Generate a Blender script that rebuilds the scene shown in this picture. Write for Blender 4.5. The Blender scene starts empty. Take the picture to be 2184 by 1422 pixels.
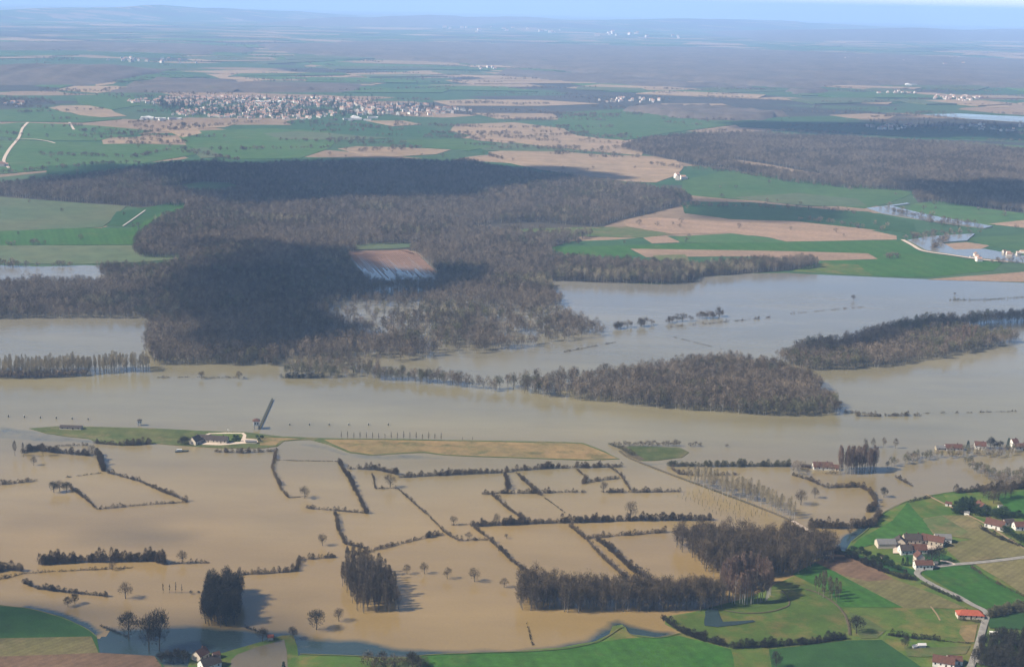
import bpy, bmesh, math, random
import numpy as np
from mathutils import Vector, Matrix

random.seed(7)
RNG = np.random.default_rng(7)
SC = bpy.context.scene
COL = SC.collection
R = math.radians

# ------------------------------------------------------------------ camera
FPX, CX, CY = 3033.0, 1092.0, 711.0          # focal length and centre in photo pixels
CAMZ = 400.0
PITCH, ROLL = R(13.2), R(1.3)
_F = Vector((0, math.cos(PITCH), -math.sin(PITCH)))
_U0 = Vector((0, math.sin(PITCH), math.cos(PITCH)))
_X = Vector((1, 0, 0))
_R = _X * math.cos(ROLL) + _U0 * math.sin(ROLL)
_U = -_X * math.sin(ROLL) + _U0 * math.cos(ROLL)
cam_data = bpy.data.cameras.new('camera')
cam = bpy.data.objects.new('camera', cam_data)
COL.objects.link(cam)
cam_data.sensor_width = 36.0
cam_data.lens = 36.0 * FPX / 2184.0
cam_data.clip_start = 1.0
cam_data.clip_end = 200000.0
cam.matrix_world = Matrix(((_R.x, _U.x, -_F.x, 0), (_R.y, _U.y, -_F.y, 0), (_R.z, _U.z, -_F.z, CAMZ), (0, 0, 0, 1)))
SC.camera = cam

# ------------------------------------------------------------------ light
SUN_EL = R(41)
SUN_AZ = math.atan2(-0.97, -0.24)             # direction towards the sun, as (x, y) -> atan2(x, y)
SUN_DIR = Vector((math.sin(SUN_AZ) * math.cos(SUN_EL), math.cos(SUN_AZ) * math.cos(SUN_EL), math.sin(SUN_EL)))
world = bpy.data.worlds.new('World')
SC.world = world
world.use_nodes = True
nt = world.node_tree
sky = nt.nodes.new('ShaderNodeTexSky')
sky.sky_type = 'NISHITA'
sky.sun_disc = False
sky.sun_elevation = SUN_EL
sky.sun_rotation = SUN_AZ
sky.altitude = 300
sky.air_density = 0.8
sky.dust_density = 0.1
sky.ozone_density = 2.5
bgn = nt.nodes['Background']
bgn.inputs['Strength'].default_value = 0.075
nt.links.new(sky.outputs[0], bgn.inputs[0])
sun_data = bpy.data.lights.new('sun', 'SUN')
sun_data.energy = 5.0
sun_data.angle = R(0.6)
sun_data.color = (1.0, 0.925, 0.79)
sun = bpy.data.objects.new('sun', sun_data)
COL.objects.link(sun)
sun.rotation_euler = (-SUN_DIR).to_track_quat('-Z', 'Y').to_euler()
SC.view_settings.view_transform = 'Standard'
SC.view_settings.look = 'None'
SC.view_settings.exposure = 1.1
SC.view_settings.gamma = 1.0
SC.cycles.use_denoising = True
SC.cycles.max_bounces = 6
SC.cycles.diffuse_bounces = 2
SC.cycles.glossy_bounces = 2
SC.cycles.transparent_max_bounces = 24
SC.cycles.volume_bounces = 2
SC.cycles.use_adaptive_sampling = True
SC.cycles.adaptive_threshold = 0.02
HAZE_DENSITY = 6.0e-5
HAZE_COLOR = (0.42, 0.63, 1.0)
ALB = 0.50                                     # common scale of surface colours, lowered so the haze shows brighter
EARTH = 7.4e6                                  # radius that makes the plain fall away to its horizon

# ------------------------------------------------------------------ helpers
def G(px, py, z=0.0):
    """Photo pixel -> point on the level z of the countryside."""
    d = _F + _R * ((px - CX) / FPX) + _U * ((CY - py) / FPX)
    t = (z - CAMZ) / min(d.z, -0.004)
    return Vector((d.x * t, d.y * t, z))

def drop(x, y):
    d = np.maximum(0, np.hypot(x, y)-6000.0); return -d*d/(2*EARTH)

def PXM(px, py):
    """Photo pixels per metre at a ground point."""
    return FPX / (G(px, py) - Vector((0, 0, CAMZ))).length

def tag(o, label=None, cat=None, group=None, kind=None):
    if label: o['label'] = label
    if cat: o['category'] = cat
    if group: o['group'] = group
    if kind: o['kind'] = kind
    return o

def link(o, parent=None):
    COL.objects.link(o)
    if parent is not None: o.parent = parent
    return o

def empty(name, loc, rz=0):
    o = bpy.data.objects.new(name, None)
    o.empty_display_size = 1
    link(o)
    o.location = loc
    o.rotation_euler = (0, 0, rz)
    return o

def np_mesh(name, verts, faces, mats, mat_idx=None, smooth=False):
    """faces: list of arrays (n, k)."""
    me = bpy.data.meshes.new(name)
    verts = np.asarray(verts, dtype=np.float32)
    me.vertices.add(len(verts))
    me.vertices.foreach_set('co', verts.ravel())
    faces = [np.asarray(f, dtype=np.int32) for f in (faces if isinstance(faces, list) else [faces]) if len(f)]
    tot = np.concatenate([np.full(len(f), f.shape[1], dtype=np.int32) for f in faces])
    idx = np.concatenate([f.ravel() for f in faces])
    me.loops.add(len(idx))
    me.loops.foreach_set('vertex_index', idx)
    me.polygons.add(len(tot))
    start = np.concatenate([[0], np.cumsum(tot)[:-1]]).astype(np.int32)
    me.polygons.foreach_set('loop_start', start)
    me.polygons.foreach_set('loop_total', tot)
    for m in mats: me.materials.append(m)
    if mat_idx is not None: me.polygons.foreach_set('material_index', np.asarray(mat_idx, dtype=np.int32))
    if smooth: me.polygons.foreach_set('use_smooth', np.ones(len(tot), dtype=bool))
    me.update(calc_edges=True)
    return me

def mesh_obj(name, me, parent=None):
    return link(bpy.data.objects.new(name, me), parent)

class MB:
    """Collects boxes, prisms and tubes into one mesh."""
    def __init__(s): s.v = []; s.f = []
    def add(s, v, f):
        b = len(s.v); s.v += [tuple(p) for p in v]; s.f += [tuple(i + b for i in q) for q in f]; return s
    def box(s, x0, x1, y0, y1, z0, z1):
        return s.add([(x0,y0,z0),(x1,y0,z0),(x1,y1,z0),(x0,y1,z0),(x0,y0,z1),(x1,y0,z1),(x1,y1,z1),(x0,y1,z1)],
                     [(0,3,2,1),(4,5,6,7),(0,1,5,4),(1,2,6,5),(2,3,7,6),(3,0,4,7)])
    def tube(s, a, b, r0, r1, n=6):
        a, b = Vector(a), Vector(b); d = (b - a).normalized()
        u = d.orthogonal().normalized(); w = d.cross(u)
        v = []
        for c, r in ((a, r0), (b, r1)):
            for k in range(n):
                t = 2 * math.pi * k / n
                v.append(c + (u * math.cos(t) + w * math.sin(t)) * r)
        f = [(k, (k+1) % n, n + (k+1) % n, n + k) for k in range(n)]
        f += [tuple(range(n-1, -1, -1)), tuple(range(n, 2*n))]
        return s.add(v, f)
    def build(s, name, mat, parent=None):
        me = bpy.data.meshes.new(name)
        me.from_pydata(s.v, [], s.f); me.materials.append(mat); me.update()
        return mesh_obj(name, me, parent)

def hash2(ix, iy, s=0):
    h = (ix.astype(np.int64) * 374761393 + iy.astype(np.int64) * 668265263 + s * 974634777) & 0xffffffff
    h = ((h ^ (h >> 13)) * 1274126177) & 0xffffffff
    return ((h ^ (h >> 16)) & 0xffffff) / float(0xffffff)

def vnoise(x, y, s=0):
    x = np.asarray(x, dtype=float); y = np.asarray(y, dtype=float)
    ix, iy = np.floor(x), np.floor(y); fx, fy = x - ix, y - iy
    fx = fx*fx*(3-2*fx); fy = fy*fy*(3-2*fy)
    a, b = hash2(ix, iy, s), hash2(ix+1, iy, s); c, d = hash2(ix, iy+1, s), hash2(ix+1, iy+1, s)
    return (a*(1-fx)+b*fx)*(1-fy) + (c*(1-fx)+d*fx)*fy

def fbm(x, y, s=0, o=3):
    v, a, t = 0, 1, 0
    for k in range(o):
        v = v + a*vnoise(np.asarray(x)*2**k, np.asarray(y)*2**k, s+k); t += a; a *= .5
    return v/t

def ss(a, b, x):
    t = np.clip((x-a)/(b-a), 0, 1); return t*t*(3-2*t)

def in_poly(x, y, poly):
    ins = np.zeros(np.shape(x), dtype=bool)
    n = len(poly)
    for i in range(n):
        x0, y0 = poly[i]; x1, y1 = poly[(i+1) % n]
        if y0 == y1: continue
        c = ((y0 > y) != (y1 > y)) & (x < (x1-x0)*(y-y0)/(y1-y0)+x0)
        ins ^= c
    return ins

def sdist(x, y, poly):
    """Signed distance to a polygon, positive inside."""
    d = np.full(np.shape(x), 1e18)
    n = len(poly)
    for i in range(n):
        ax, ay = poly[i]; bx, by = poly[(i+1) % n]
        ex, ey = bx-ax, by-ay; L = ex*ex+ey*ey+1e-9
        t = np.clip(((x-ax)*ex+(y-ay)*ey)/L, 0, 1)
        d = np.minimum(d, (x-ax-t*ex)**2+(y-ay-t*ey)**2)
    d = np.sqrt(d)
    return np.where(in_poly(x, y, poly), d, -d)

def ground_poly(pts): return [(p.x, p.y) for p in (G(a, b) for a, b in pts)]

def densify(pts, step, jit, seed, closed=True):
    """World polyline with extra points every STEP metres, pushed about by noise of JIT metres."""
    out = []
    n = len(pts)
    for i in range(n if closed else n-1):
        ax, ay = pts[i]; bx, by = pts[(i+1) % n]
        L = math.hypot(bx-ax, by-ay); k = max(1, min(80, int(L/step)))
        for j in range(k):
            t = j/k; out.append((ax+(bx-ax)*t, ay+(by-ay)*t))
    if not closed: out.append(pts[-1])
    if jit > 0:
        a = np.array(out)
        s = 4.0*step
        a[:, 0] += (fbm(a[:, 0]/s, a[:, 1]/s, seed, 3)-.5)*2*jit
        a[:, 1] += (fbm(a[:, 0]/s+31, a[:, 1]/s+7, seed+5, 3)-.5)*2*jit
        out = [tuple(p) for p in a]
    return out

# ------------------------------------------------------------------ materials
def new_mat(name):
    m = bpy.data.materials.new(name); m.use_nodes = True
    return m, m.node_tree.nodes, m.node_tree.links, m.node_tree.nodes['Principled BSDF']

def nmix(N, L, fac, a, b, mode='MIX'):
    n = N.new('ShaderNodeMix'); n.data_type = 'RGBA'; n.blend_type = mode
    for sock, v in ((n.inputs[0], fac), (n.inputs[6], a), (n.inputs[7], b)):
        if isinstance(v, (int, float)): sock.default_value = v
        elif isinstance(v, tuple): sock.default_value = (*v, 1) if len(v) == 3 else v
        else: L.new(v, sock)
    return n.outputs[2]

def nmath(N, L, op, a, b=None, c=None, clamp=False):
    n = N.new('ShaderNodeMath'); n.operation = op; n.use_clamp = clamp
    for i, v in enumerate((a, b, c)):
        if v is None: continue
        if isinstance(v, (int, float)): n.inputs[i].default_value = v
        else: L.new(v, n.inputs[i])
    return n.outputs[0]

def nnoise(N, L, vec, scale, detail=4, rough=.6):
    n = N.new('ShaderNodeTexNoise'); n.inputs['Scale'].default_value = scale
    n.inputs['Detail'].default_value = detail; n.inputs['Roughness'].default_value = rough
    L.new(vec, n.inputs['Vector']); return n.outputs['Fac']

def nrange(N, L, v, a, b, c=0., d=1.):
    n = N.new('ShaderNodeMapRange'); n.inputs[1].default_value = a; n.inputs[2].default_value = b
    n.inputs[3].default_value = c; n.inputs[4].default_value = d; L.new(v, n.inputs[0]); return n.outputs[0]

def npos(N):
    return N.new('ShaderNodeNewGeometry').outputs['Position']

def flat_mat(name, col, rough=.85, var=.15, scale=.5, spec=.2, rnd=0.):
    m, N, L, P = new_mat(name)
    p = npos(N)
    n = nrange(N, L, nnoise(N, L, p, scale, 4), .3, .7, (1-var)*.64, (1+var)*.64)
    if rnd:
        oi = N.new('ShaderNodeObjectInfo').outputs['Random']
        n = nmath(N, L, 'MULTIPLY', n, nrange(N, L, oi, 0, 1, 1-rnd, 1+rnd))
    c = nmix(N, L, 1.0, col, (1, 1, 1), 'MULTIPLY')
    mul = N.new('ShaderNodeVectorMath'); mul.operation = 'SCALE'
    L.new(c, mul.inputs[0]); L.new(n, mul.inputs['Scale'])
    L.new(mul.outputs[0], P.inputs['Base Color'])
    P.inputs['Roughness'].default_value = rough
    P.inputs['Specular IOR Level'].default_value = spec
    return m

def field_mat(name, a, b, c=None, big=.012, small=.15, stripe=None, samt=.25, rnd=.12, patch=(.52, .68)):
    """Field cover: two tones in soft patches, fine mottling, optional drill lines (angle in degrees, spacing in metres)."""
    m, N, L, P = new_mat(name)
    p = npos(N)
    f1 = nrange(N, L, nnoise(N, L, p, big, 5, .62), .36, .64)
    col = nmix(N, L, f1, a, b)
    if c is not None:
        col = nmix(N, L, nrange(N, L, nnoise(N, L, p, big*2.3, 6, .65), *patch), col, c)
    f2 = nrange(N, L, nnoise(N, L, p, small, 4, .7), .25, .75, 1-.28, 1+.28)
    f3 = nrange(N, L, nnoise(N, L, p, 1.3, 2, .7), .25, .75, .86*ALB, 1.14*ALB)
    k = nmath(N, L, 'MULTIPLY', f2, f3)
    if stripe:
        ang, sp = stripe
        d = N.new('ShaderNodeVectorMath'); d.operation = 'DOT_PRODUCT'
        L.new(p, d.inputs[0]); d.inputs[1].default_value = (math.cos(R(ang)), math.sin(R(ang)), 0)
        w = nmath(N, L, 'SINE', nmath(N, L, 'MULTIPLY', d.outputs['Value'], 2*math.pi/sp))
        w2 = nmath(N, L, 'SINE', nmath(N, L, 'MULTIPLY', d.outputs['Value'], 2*math.pi/(sp*3.7)))
        w = nmath(N, L, 'ADD', w, w2)
        k = nmath(N, L, 'MULTIPLY', k, nrange(N, L, w, -2, 2, 1-samt, 1+samt))
    oi = N.new('ShaderNodeObjectInfo').outputs['Random']
    k = nmath(N, L, 'MULTIPLY', k, nrange(N, L, oi, 0, 1, 1-rnd, 1+rnd))
    mul = N.new('ShaderNodeVectorMath'); mul.operation = 'SCALE'
    L.new(col, mul.inputs[0]); L.new(k, mul.inputs['Scale'])
    L.new(mul.outputs[0], P.inputs['Base Color'])
    P.inputs['Roughness'].default_value = .95
    P.inputs['Specular IOR Level'].default_value = .1
    bp = N.new('ShaderNodeBump'); bp.inputs['Strength'].default_value = .5; bp.inputs['Distance'].default_value = .5
    L.new(nnoise(N, L, p, .6, 3), bp.inputs['Height']); L.new(bp.outputs[0], P.inputs['Normal'])
    return m

def water_mat(name, pond=0):
    """Turbid flood water; the attribute 'clear' says where it runs shallow and clear over dark grass, and where island shores get a painted sky sheen."""
    m, N, L, P = new_mat(name)
    p = npos(N)
    sep = N.new('ShaderNodeSeparateXYZ'); L.new(p, sep.inputs[0])
    at = N.new('ShaderNodeAttribute'); at.attribute_name = 'clear'
    # silt: ochre over the flooded meadows in the south, greyer in the river
    wob = nmath(N, L, 'MULTIPLY', nmath(N, L, 'SUBTRACT', nnoise(N, L, p, .004, 4), .5), 260.0)
    y = nmath(N, L, 'ADD', sep.outputs[1], wob)
    f = nrange(N, L, y, 1000, 1330)
    col = nmix(N, L, f, (.350, .236, .098), (.285, .240, .130))
    f2 = nrange(N, L, y, 1450, 1900)
    col = nmix(N, L, f2, col, (.250, .225, .178))  # beyond the river, reflected sky is painted in as a greyer base
    st = N.new('ShaderNodeMapping'); st.inputs['Scale'].default_value = (.35, 1, 1); L.new(p, st.inputs[0])
    k = nmath(N, L, 'MULTIPLY', nmath(N, L, 'MULTIPLY', nrange(N, L, nnoise(N, L, st.outputs[0], .012, 6, .62), .3, .7, .86, 1.14), nrange(N, L, nnoise(N, L, st.outputs[0], .0035, 5, .6), .3, .7, .86, 1.14)),
              nrange(N, L, nnoise(N, L, p, .5, 3, .7), .2, .8, .91*ALB, 1.09*ALB))
    mul = N.new('ShaderNodeVectorMath'); mul.operation = 'SCALE'
    L.new(col, mul.inputs[0]); L.new(k, mul.inputs['Scale'])
    cl = nmath(N, L, 'ADD', at.outputs['Fac'], nmath(N, L, 'MULTIPLY', nmath(N, L, 'SUBTRACT', nnoise(N, L, p, .05, 6), .5), 1.0))
    clm = nmath(N, L, 'MULTIPLY', nrange(N, L, cl, .10, .85), nrange(N, L, at.outputs['Fac'], .0, .12))
    if pond: clm = nmath(N, L, 'ADD', clm, pond)
    c2 = nmix(N, L, clm, mul.outputs[0], (.020, .034, .036))
    L.new(c2, P.inputs['Base Color'])
    L.new(nrange(N, L, nnoise(N, L, st.outputs[0], .006, 5, .6), .35, .65, .10, .26), P.inputs['Roughness'])
    P.inputs['IOR'].default_value = 1.333
    P.inputs['Specular IOR Level'].default_value = .5
    bp = N.new('ShaderNodeBump'); bp.inputs['Strength'].default_value = .25; bp.inputs['Distance'].default_value = .12
    L.new(nnoise(N, L, st.outputs[0], .9, 3, .6), bp.inputs['Height']); L.new(bp.outputs[0], P.inputs['Normal'])
    return m

def twig_mat(name, a, b, rnd=.3):
    m, N, L, P = new_mat(name)
    p = npos(N)
    oi = N.new('ShaderNodeObjectInfo').outputs['Random']
    col = nmix(N, L, nrange(N, L, nnoise(N, L, p, .03, 4), .35, .65), a, b)
    oi2 = nmath(N, L, 'POWER', oi, 1.4)
    k = nmath(N, L, 'MULTIPLY', nrange(N, L, oi2, 0, 1, 1-rnd, 1+rnd*1.2), nrange(N, L, nnoise(N, L, p, .35, 3), .25, .75, .8*ALB, 1.2*ALB))
    mul = N.new('ShaderNodeVectorMath'); mul.operation = 'SCALE'
    L.new(col, mul.inputs[0]); L.new(k, mul.inputs['Scale'])
    L.new(mul.outputs[0], P.inputs['Base Color'])
    P.inputs['Roughness'].default_value = .9
    P.inputs['Specular IOR Level'].default_value = .1
    return m

def ground_mat(name):
    """Open country to the horizon: a patchwork of meadows, ploughland and copses too far away to take apart."""
    m, N, L, P = new_mat(name)
    p = npos(N)
    mp = N.new('ShaderNodeMapping'); mp.inputs['Scale'].default_value = (.7, 1, 1); mp.inputs['Rotation'].default_value = (0, 0, .35)
    L.new(p, mp.inputs[0])
    ds = N.new('ShaderNodeTexNoise'); ds.inputs['Scale'].default_value = .0025; L.new(mp.outputs[0], ds.inputs['Vector'])
    add = N.new('ShaderNodeVectorMath'); add.operation = 'MULTIPLY_ADD'
    L.new(ds.outputs['Color'], add.inputs[0]); add.inputs[1].default_value = (180, 180, 0); L.new(mp.outputs[0], add.inputs[2])
    cells = []
    for sc in (.0040, .0019):
        v = N.new('ShaderNodeTexVoronoi'); v.voronoi_dimensions = '2D'; v.inputs['Scale'].default_value = sc
        L.new(add.outputs[0], v.inputs['Vector'])
        s = N.new('ShaderNodeSeparateColor'); L.new(v.outputs['Color'], s.inputs[0]); cells.append(s)
    r1, r2, r3 = cells[0].outputs[0], cells[0].outputs[1], cells[1].outputs[0]
    green = nmix(N, L, r2, (.045, .118, .042), (.085, .135, .060))
    tan = nmix(N, L, r2, (.42, .28, .18), (.30, .21, .135))
    wood = nmix(N, L, r2, (.085, .075, .062), (.06, .062, .05))
    t = N.new('ShaderNodeMath'); t.operation = 'GREATER_THAN'; t.inputs[1].default_value = .76; L.new(r1, t.inputs[0])
    col = nmix(N, L, t.outputs[0], green, tan)
    # woods come in large masses
    wn = nmath(N, L, 'ADD', nnoise(N, L, p, .00022, 3), nmath(N, L, 'MULTIPLY', nmath(N, L, 'SUBTRACT', r3, .5), .28))
    wf = nrange(N, L, wn, .575, .585)
    col = nmix(N, L, wf, col, wood)
    k = nmath(N, L, 'MULTIPLY', nrange(N, L, nnoise(N, L, p, .02, 5, .7), .25, .75, .72, 1.28), nrange(N, L, nnoise(N, L, p, .1, 3, .7), .25, .75, .85*ALB, 1.15*ALB))
    mul = N.new('ShaderNodeVectorMath'); mul.operation = 'SCALE'
    L.new(col, mul.inputs[0]); L.new(k, mul.inputs['Scale'])
    L.new(mul.outputs[0], P.inputs['Base Color'])
    P.inputs['Roughness'].default_value = .95
    P.inputs['Specular IOR Level'].default_value = .1
    return m

M = {
 'ground': ground_mat('countryside'),
 'water': water_mat('flood water'),
 'pond': water_mat('pond water', .5), 'clearpond': water_mat('clear pond water', 1.0),
 'crop': field_mat('winter wheat', (.044, .138, .018), (.062, .152, .022), (.10, .148, .03), patch=(.56, .74), stripe=(20, 9), samt=.12),
 'pasture': field_mat('pasture', (.075, .140, .022), (.115, .160, .030), (.20, .165, .05), small=.05, big=.018, patch=(.48, .66)),
 'meadow': field_mat('rough meadow', (.10, .15, .04), (.15, .155, .055), (.24, .17, .085), small=.08),
 'drygrass': field_mat('dry grass', (.36, .235, .105), (.26, .195, .085), (.13, .13, .05), small=.09, big=.02),
 'tan': field_mat('bare tan field', (.44, .285, .185), (.36, .24, .155), stripe=(65, 14), samt=.10),
 'tanfar': field_mat('far bare field', (.44, .300, .185), (.36, .255, .160), big=.004, small=.03, stripe=(75, 30), samt=.08),
 'plough': field_mat('ploughed soil', (.205, .125, .075), (.155, .095, .06), (.06, .04, .035), patch=(.60, .72), stripe=(-40, 5), samt=.12),
 'redplough': field_mat('red ploughed soil', (.30, .175, .12), (.25, .15, .105), stripe=(135, 6), samt=.15),
 'stubble': field_mat('stubble field', (.20, .165, .07), (.165, .15, .055), (.24, .185, .085), stripe=(-42, 4), samt=.13),
 'greenfar': field_mat('far green field', (.066, .150, .040), (.092, .168, .046), (.13, .165, .058), big=.004, small=.03, patch=(.56, .75)),
 'palefar': field_mat('far pale meadow', (.10, .145, .065), (.14, .155, .075), big=.005, small=.03),
 'darkgreen': field_mat('dark meadow', (.028, .088, .022), (.042, .104, .026), small=.06),
 'isle': field_mat('island grass', (.085, .115, .032), (.125, .130, .045), (.20, .155, .07), small=.08, big=.02),
 'leaf': field_mat('leaf litter', (.10, .08, .055), (.07, .06, .045), small=.2),
 'earth': field_mat('bank earth', (.15, .115, .07), (.10, .09, .05), small=.3),
 'twig': twig_mat('bare twigs', (.160, .114, .068), (.128, .094, .060)),
 'twigfar': twig_mat('woodland twigs', (.290, .214, .142), (.225, .172, .122), .36),
 'twigred': twig_mat('reddish twigs', (.27, .165, .115), (.215, .145, .105), .25),
 'twigyellow': twig_mat('budding twigs', (.48, .38, .22), (.42, .34, .20), .2),
 'twigolive': twig_mat('olive twigs', (.20, .185, .095), (.16, .145, .08), .25),
 'twigdark': twig_mat('dense dark twigs', (.060, .052, .036), (.045, .042, .032), .2),
 'bark': twig_mat('bark', (.26, .22, .17), (.21, .18, .14), .2),
 'barkdark': twig_mat('dark bark', (.12, .10, .075), (.09, .08, .06), .2),
 'barkpale': twig_mat('pale bark', (.46, .42, .35), (.38, .35, .29), .15),
 'evergreen': twig_mat('evergreen needles', (.022, .050, .026), (.030, .060, .028), .3),
 'bushgreen': twig_mat('evergreen bush leaves', (.035, .075, .028), (.06, .09, .035), .3),
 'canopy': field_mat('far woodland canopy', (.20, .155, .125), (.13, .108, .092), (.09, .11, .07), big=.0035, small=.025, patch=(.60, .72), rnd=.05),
 'white': flat_mat('white render', (.78, .73, .64), .9, .08, .8),
 'cream': flat_mat('cream render', (.62, .52, .40), .9, .12, .8),
 'stone': flat_mat('limestone', (.48, .40, .30), .9, .15, .8),
 'tilebrown': flat_mat('brown tiles', (.115, .052, .036), .9, .25, .9),
 'tilered': flat_mat('red tiles', (.36, .085, .045), .85, .18, .9),
 'tiledark': flat_mat('dark tiles', (.065, .050, .043), .9, .25, .9),
 'slate': flat_mat('grey sheet roof', (.17, .16, .15), .7, .15, .7),
 'farwall': flat_mat('far house walls', (.80, .70, .60), .9, .1, .2, rnd=.35),
 'farroof': flat_mat('far house roofs', (.36, .21, .155), .9, .1, .2, rnd=.5),
 'farshed': flat_mat('far pale sheds', (.70, .66, .62), .8, .1, .2, rnd=.15),
 'glass': flat_mat('window glass', (.03, .035, .04), .2, .05, 1, .5),
 'wood': flat_mat('door timber', (.09, .06, .04), .8, .2, 1),
 'asphalt': flat_mat('worn road', (.26, .235, .20), .9, .2, .3),
 'gravel': flat_mat('pale gravel', (.60, .47, .36), .95, .12, .5),
 'dirt': flat_mat('dirt track', (.27, .19, .105), .95, .25, .3),
 'darkwood': flat_mat('tarred timber', (.075, .085, .07), .8, .2, 1),
 'concrete': flat_mat('weathered concrete', (.40, .37, .32), .9, .15, .7),
 'boat': flat_mat('boat paint', (.62, .60, .56), .5, .1, 1, .5),
}

# ------------------------------------------------------------------ ground, water, fields
def sheet(name, pts, mat, z, jit=0.0, step=12.0, kind='structure', seed=1, world=False, skirt=.6):
    w = pts if world else ground_poly(pts)
    a2 = sum(w[i][0]*w[(i+1) % len(w)][1]-w[(i+1) % len(w)][0]*w[i][1] for i in range(len(w)))
    if a2 < 0: w = w[::-1]
    w = densify(w, step, jit, seed)
    n = len(w)
    v = [(x, y, z+float(drop(x, y))) for x, y in w] + [(x, y, z-skirt+float(drop(x, y))) for x, y in w]
    f = [tuple(range(n))] + [(i, i+n, (i+1) % n + n, (i+1) % n) for i in range(n)]
    me = bpy.data.meshes.new(name); me.from_pydata(v, [], f); me.materials.append(M[mat] if isinstance(mat, str) else mat); me.update()
    return tag(mesh_obj(name, me), kind=kind)

_z = [0.30]
def nz():
    _z[0] += .02; return _z[0]

# the ground sheet reaches the horizon, falling away with the curve of the earth
rr = np.concatenate([[0, 400, 1000, 3000], np.geomspace(6000, 95000, 60)])
aa = np.linspace(0, 2*math.pi, 97)[:-1]
RR, AA = np.meshgrid(rr[1:], aa, indexing='ij')
GX, GY = RR*np.sin(AA), RR*np.cos(AA)
GV = np.concatenate([[[0, 0, 0]], np.stack([GX, GY, drop(GX, GY)], -1).reshape(-1, 3)])
na = len(aa); gi_ = 1+np.arange(GX.size).reshape(GX.shape); gn = np.roll(gi_, -1, axis=1)
gq = np.stack([gi_[:-1], gi_[1:], gn[1:], gn[:-1]], -1).reshape(-1, 4)[:, ::-1]
gt = np.stack([np.zeros(na, int), gn[0], gi_[0]], -1)
tag(mesh_obj('ground', np_mesh('ground', GV, [gq, gt], [M['ground']], smooth=True)), kind='structure')

WATER = [(-500, 566), (0, 566), (90, 569), (180, 566), (300, 572), (520, 560), (735, 545), (925, 548), (1040, 580), (1165, 596), (1290, 603), (1400, 606),
         (1480, 602), (1492, 591), (1600, 583), (1680, 582), (1760, 586), (1900, 592), (2030, 597), (2184, 603), (2700, 612), (2700, 1500), (2184, 1560), (1000, 1600), (-500, 1560)]
sheet('flood_water', WATER, 'water', .15, jit=4, step=25, skirt=.1)

def shallow(px, soft, seed, z, peak=1.0):
    """Shallow water clear of silt, and sky sheen painted beside the islands, blending into the flood over SOFT metres."""
    poly = ground_poly(px)
    xs = [p[0] for p in poly]; ys = [p[1] for p in poly]
    st = 3.0
    gx = np.arange(min(xs)-6, max(xs)+9, st); gyy = np.arange(min(ys)-6, max(ys)+9, st)
    X, Y = np.meshgrid(gx, gyy)
    sd = sdist(X, Y, poly) + (fbm(X/40, Y/40, seed)-.5)*soft*1.2
    a = ss(0, soft, sd)*peak
    idx = np.arange(X.size).reshape(X.shape)
    q = np.stack([idx[:-1, :-1], idx[:-1, 1:], idx[1:, 1:], idx[1:, :-1]], -1).reshape(-1, 4)
    keep = (a.ravel()[q] > 0).any(1); q = q[keep]
    used = np.unique(q); remap = np.zeros(X.size, int); remap[used] = np.arange(len(used))
    V = np.stack([X.ravel(), Y.ravel(), np.full(X.size, z)], -1)[used]
    me = np_mesh('shallows_and_sheen', V, remap[q], [M['water']])
    at = me.attributes.new('clear', 'FLOAT', 'POINT'); at.data.foreach_set('value', a.ravel()[used].astype(np.float32))
    return tag(mesh_obj('shallows_and_sheen', me), kind='structure')

shallow([(150, 1340), (205, 1328), (260, 1332), (340, 1326), (430, 1334), (520, 1336), (580, 1338), (640, 1340), (700, 1346), (800, 1358), (880, 1370), (960, 1376), (1080, 1376), (1180, 1368), (1240, 1354),
         (1272, 1338), (1280, 1318), (1322, 1312), (1352, 1328), (1400, 1340), (1450, 1334), (1475, 1360), (1350, 1375), (1200, 1400), (900, 1415), (640, 1440), (200, 1440)], 13, 3, .19)
shallow([(60, 1290), (130, 1303), (190, 1325), (230, 1350), (180, 1370), (0, 1310)], 5, 4, .20)
shallow([(1790, 1145), (1840, 1118), (1875, 1128), (1830, 1165), (1800, 1190), (1770, 1180)], 5, 5, .20)
shallow([(0, 905), (70, 915), (140, 926), (205, 936), (215, 950), (130, 946), (0, 940), (-60, 940)], 10, 6, .20, .35)  # mild tint painted in for sky reflected off the island's left tip
shallow([(600, 940), (680, 943), (745, 965), (870, 966), (960, 972), (1100, 977), (960, 985), (760, 980), (690, 962), (600, 950)], 10, 7, .20, .35)  # sky reflection along the lock island shore, put into the water colour
shallow([(1330, 980), (1400, 985), (1480, 975), (1490, 965), (1450, 990), (1380, 998)], 6, 8, .20, .4)  # likewise a painted reflection, below the small green island

# dry land in the south
LAND_SE = [(2700, 985), (2184, 1030), (2100, 1040), (2000, 1053), (1935, 1068), (1885, 1092), (1850, 1128), (1815, 1155), (1800, 1180), (1700, 1225), (1600, 1272), (1530, 1292), (1480, 1306), (1418, 1314), (1416, 1330), (1452, 1350),
           (1400, 1359), (1345, 1352), (1326, 1331), (1306, 1335), (1300, 1352), (1270, 1368), (1200, 1382), (1100, 1388), (1000, 1391), (910, 1395), (850, 1403), (760, 1397), (650, 1393), (628, 1400), (600, 1600), (1400, 1700), (2700, 1700)]
sheet('meadow', LAND_SE, 'pasture', .28, jit=1.6, step=8)
sheet('meadow', [(-400, 1280), (0, 1291), (60, 1296), (130, 1315), (185, 1340), (207, 1358), (212, 1400), (330, 1402), (350, 1422), (370, 1560), (-400, 1560)], 'darkgreen', .28, jit=1.2, step=8)
sheet('stubble_field', [(-400, 1362), (0, 1361), (195, 1357), (208, 1385), (212, 1400), (160, 1405), (-400, 1408)], 'stubble', nz(), jit=.4)
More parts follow.
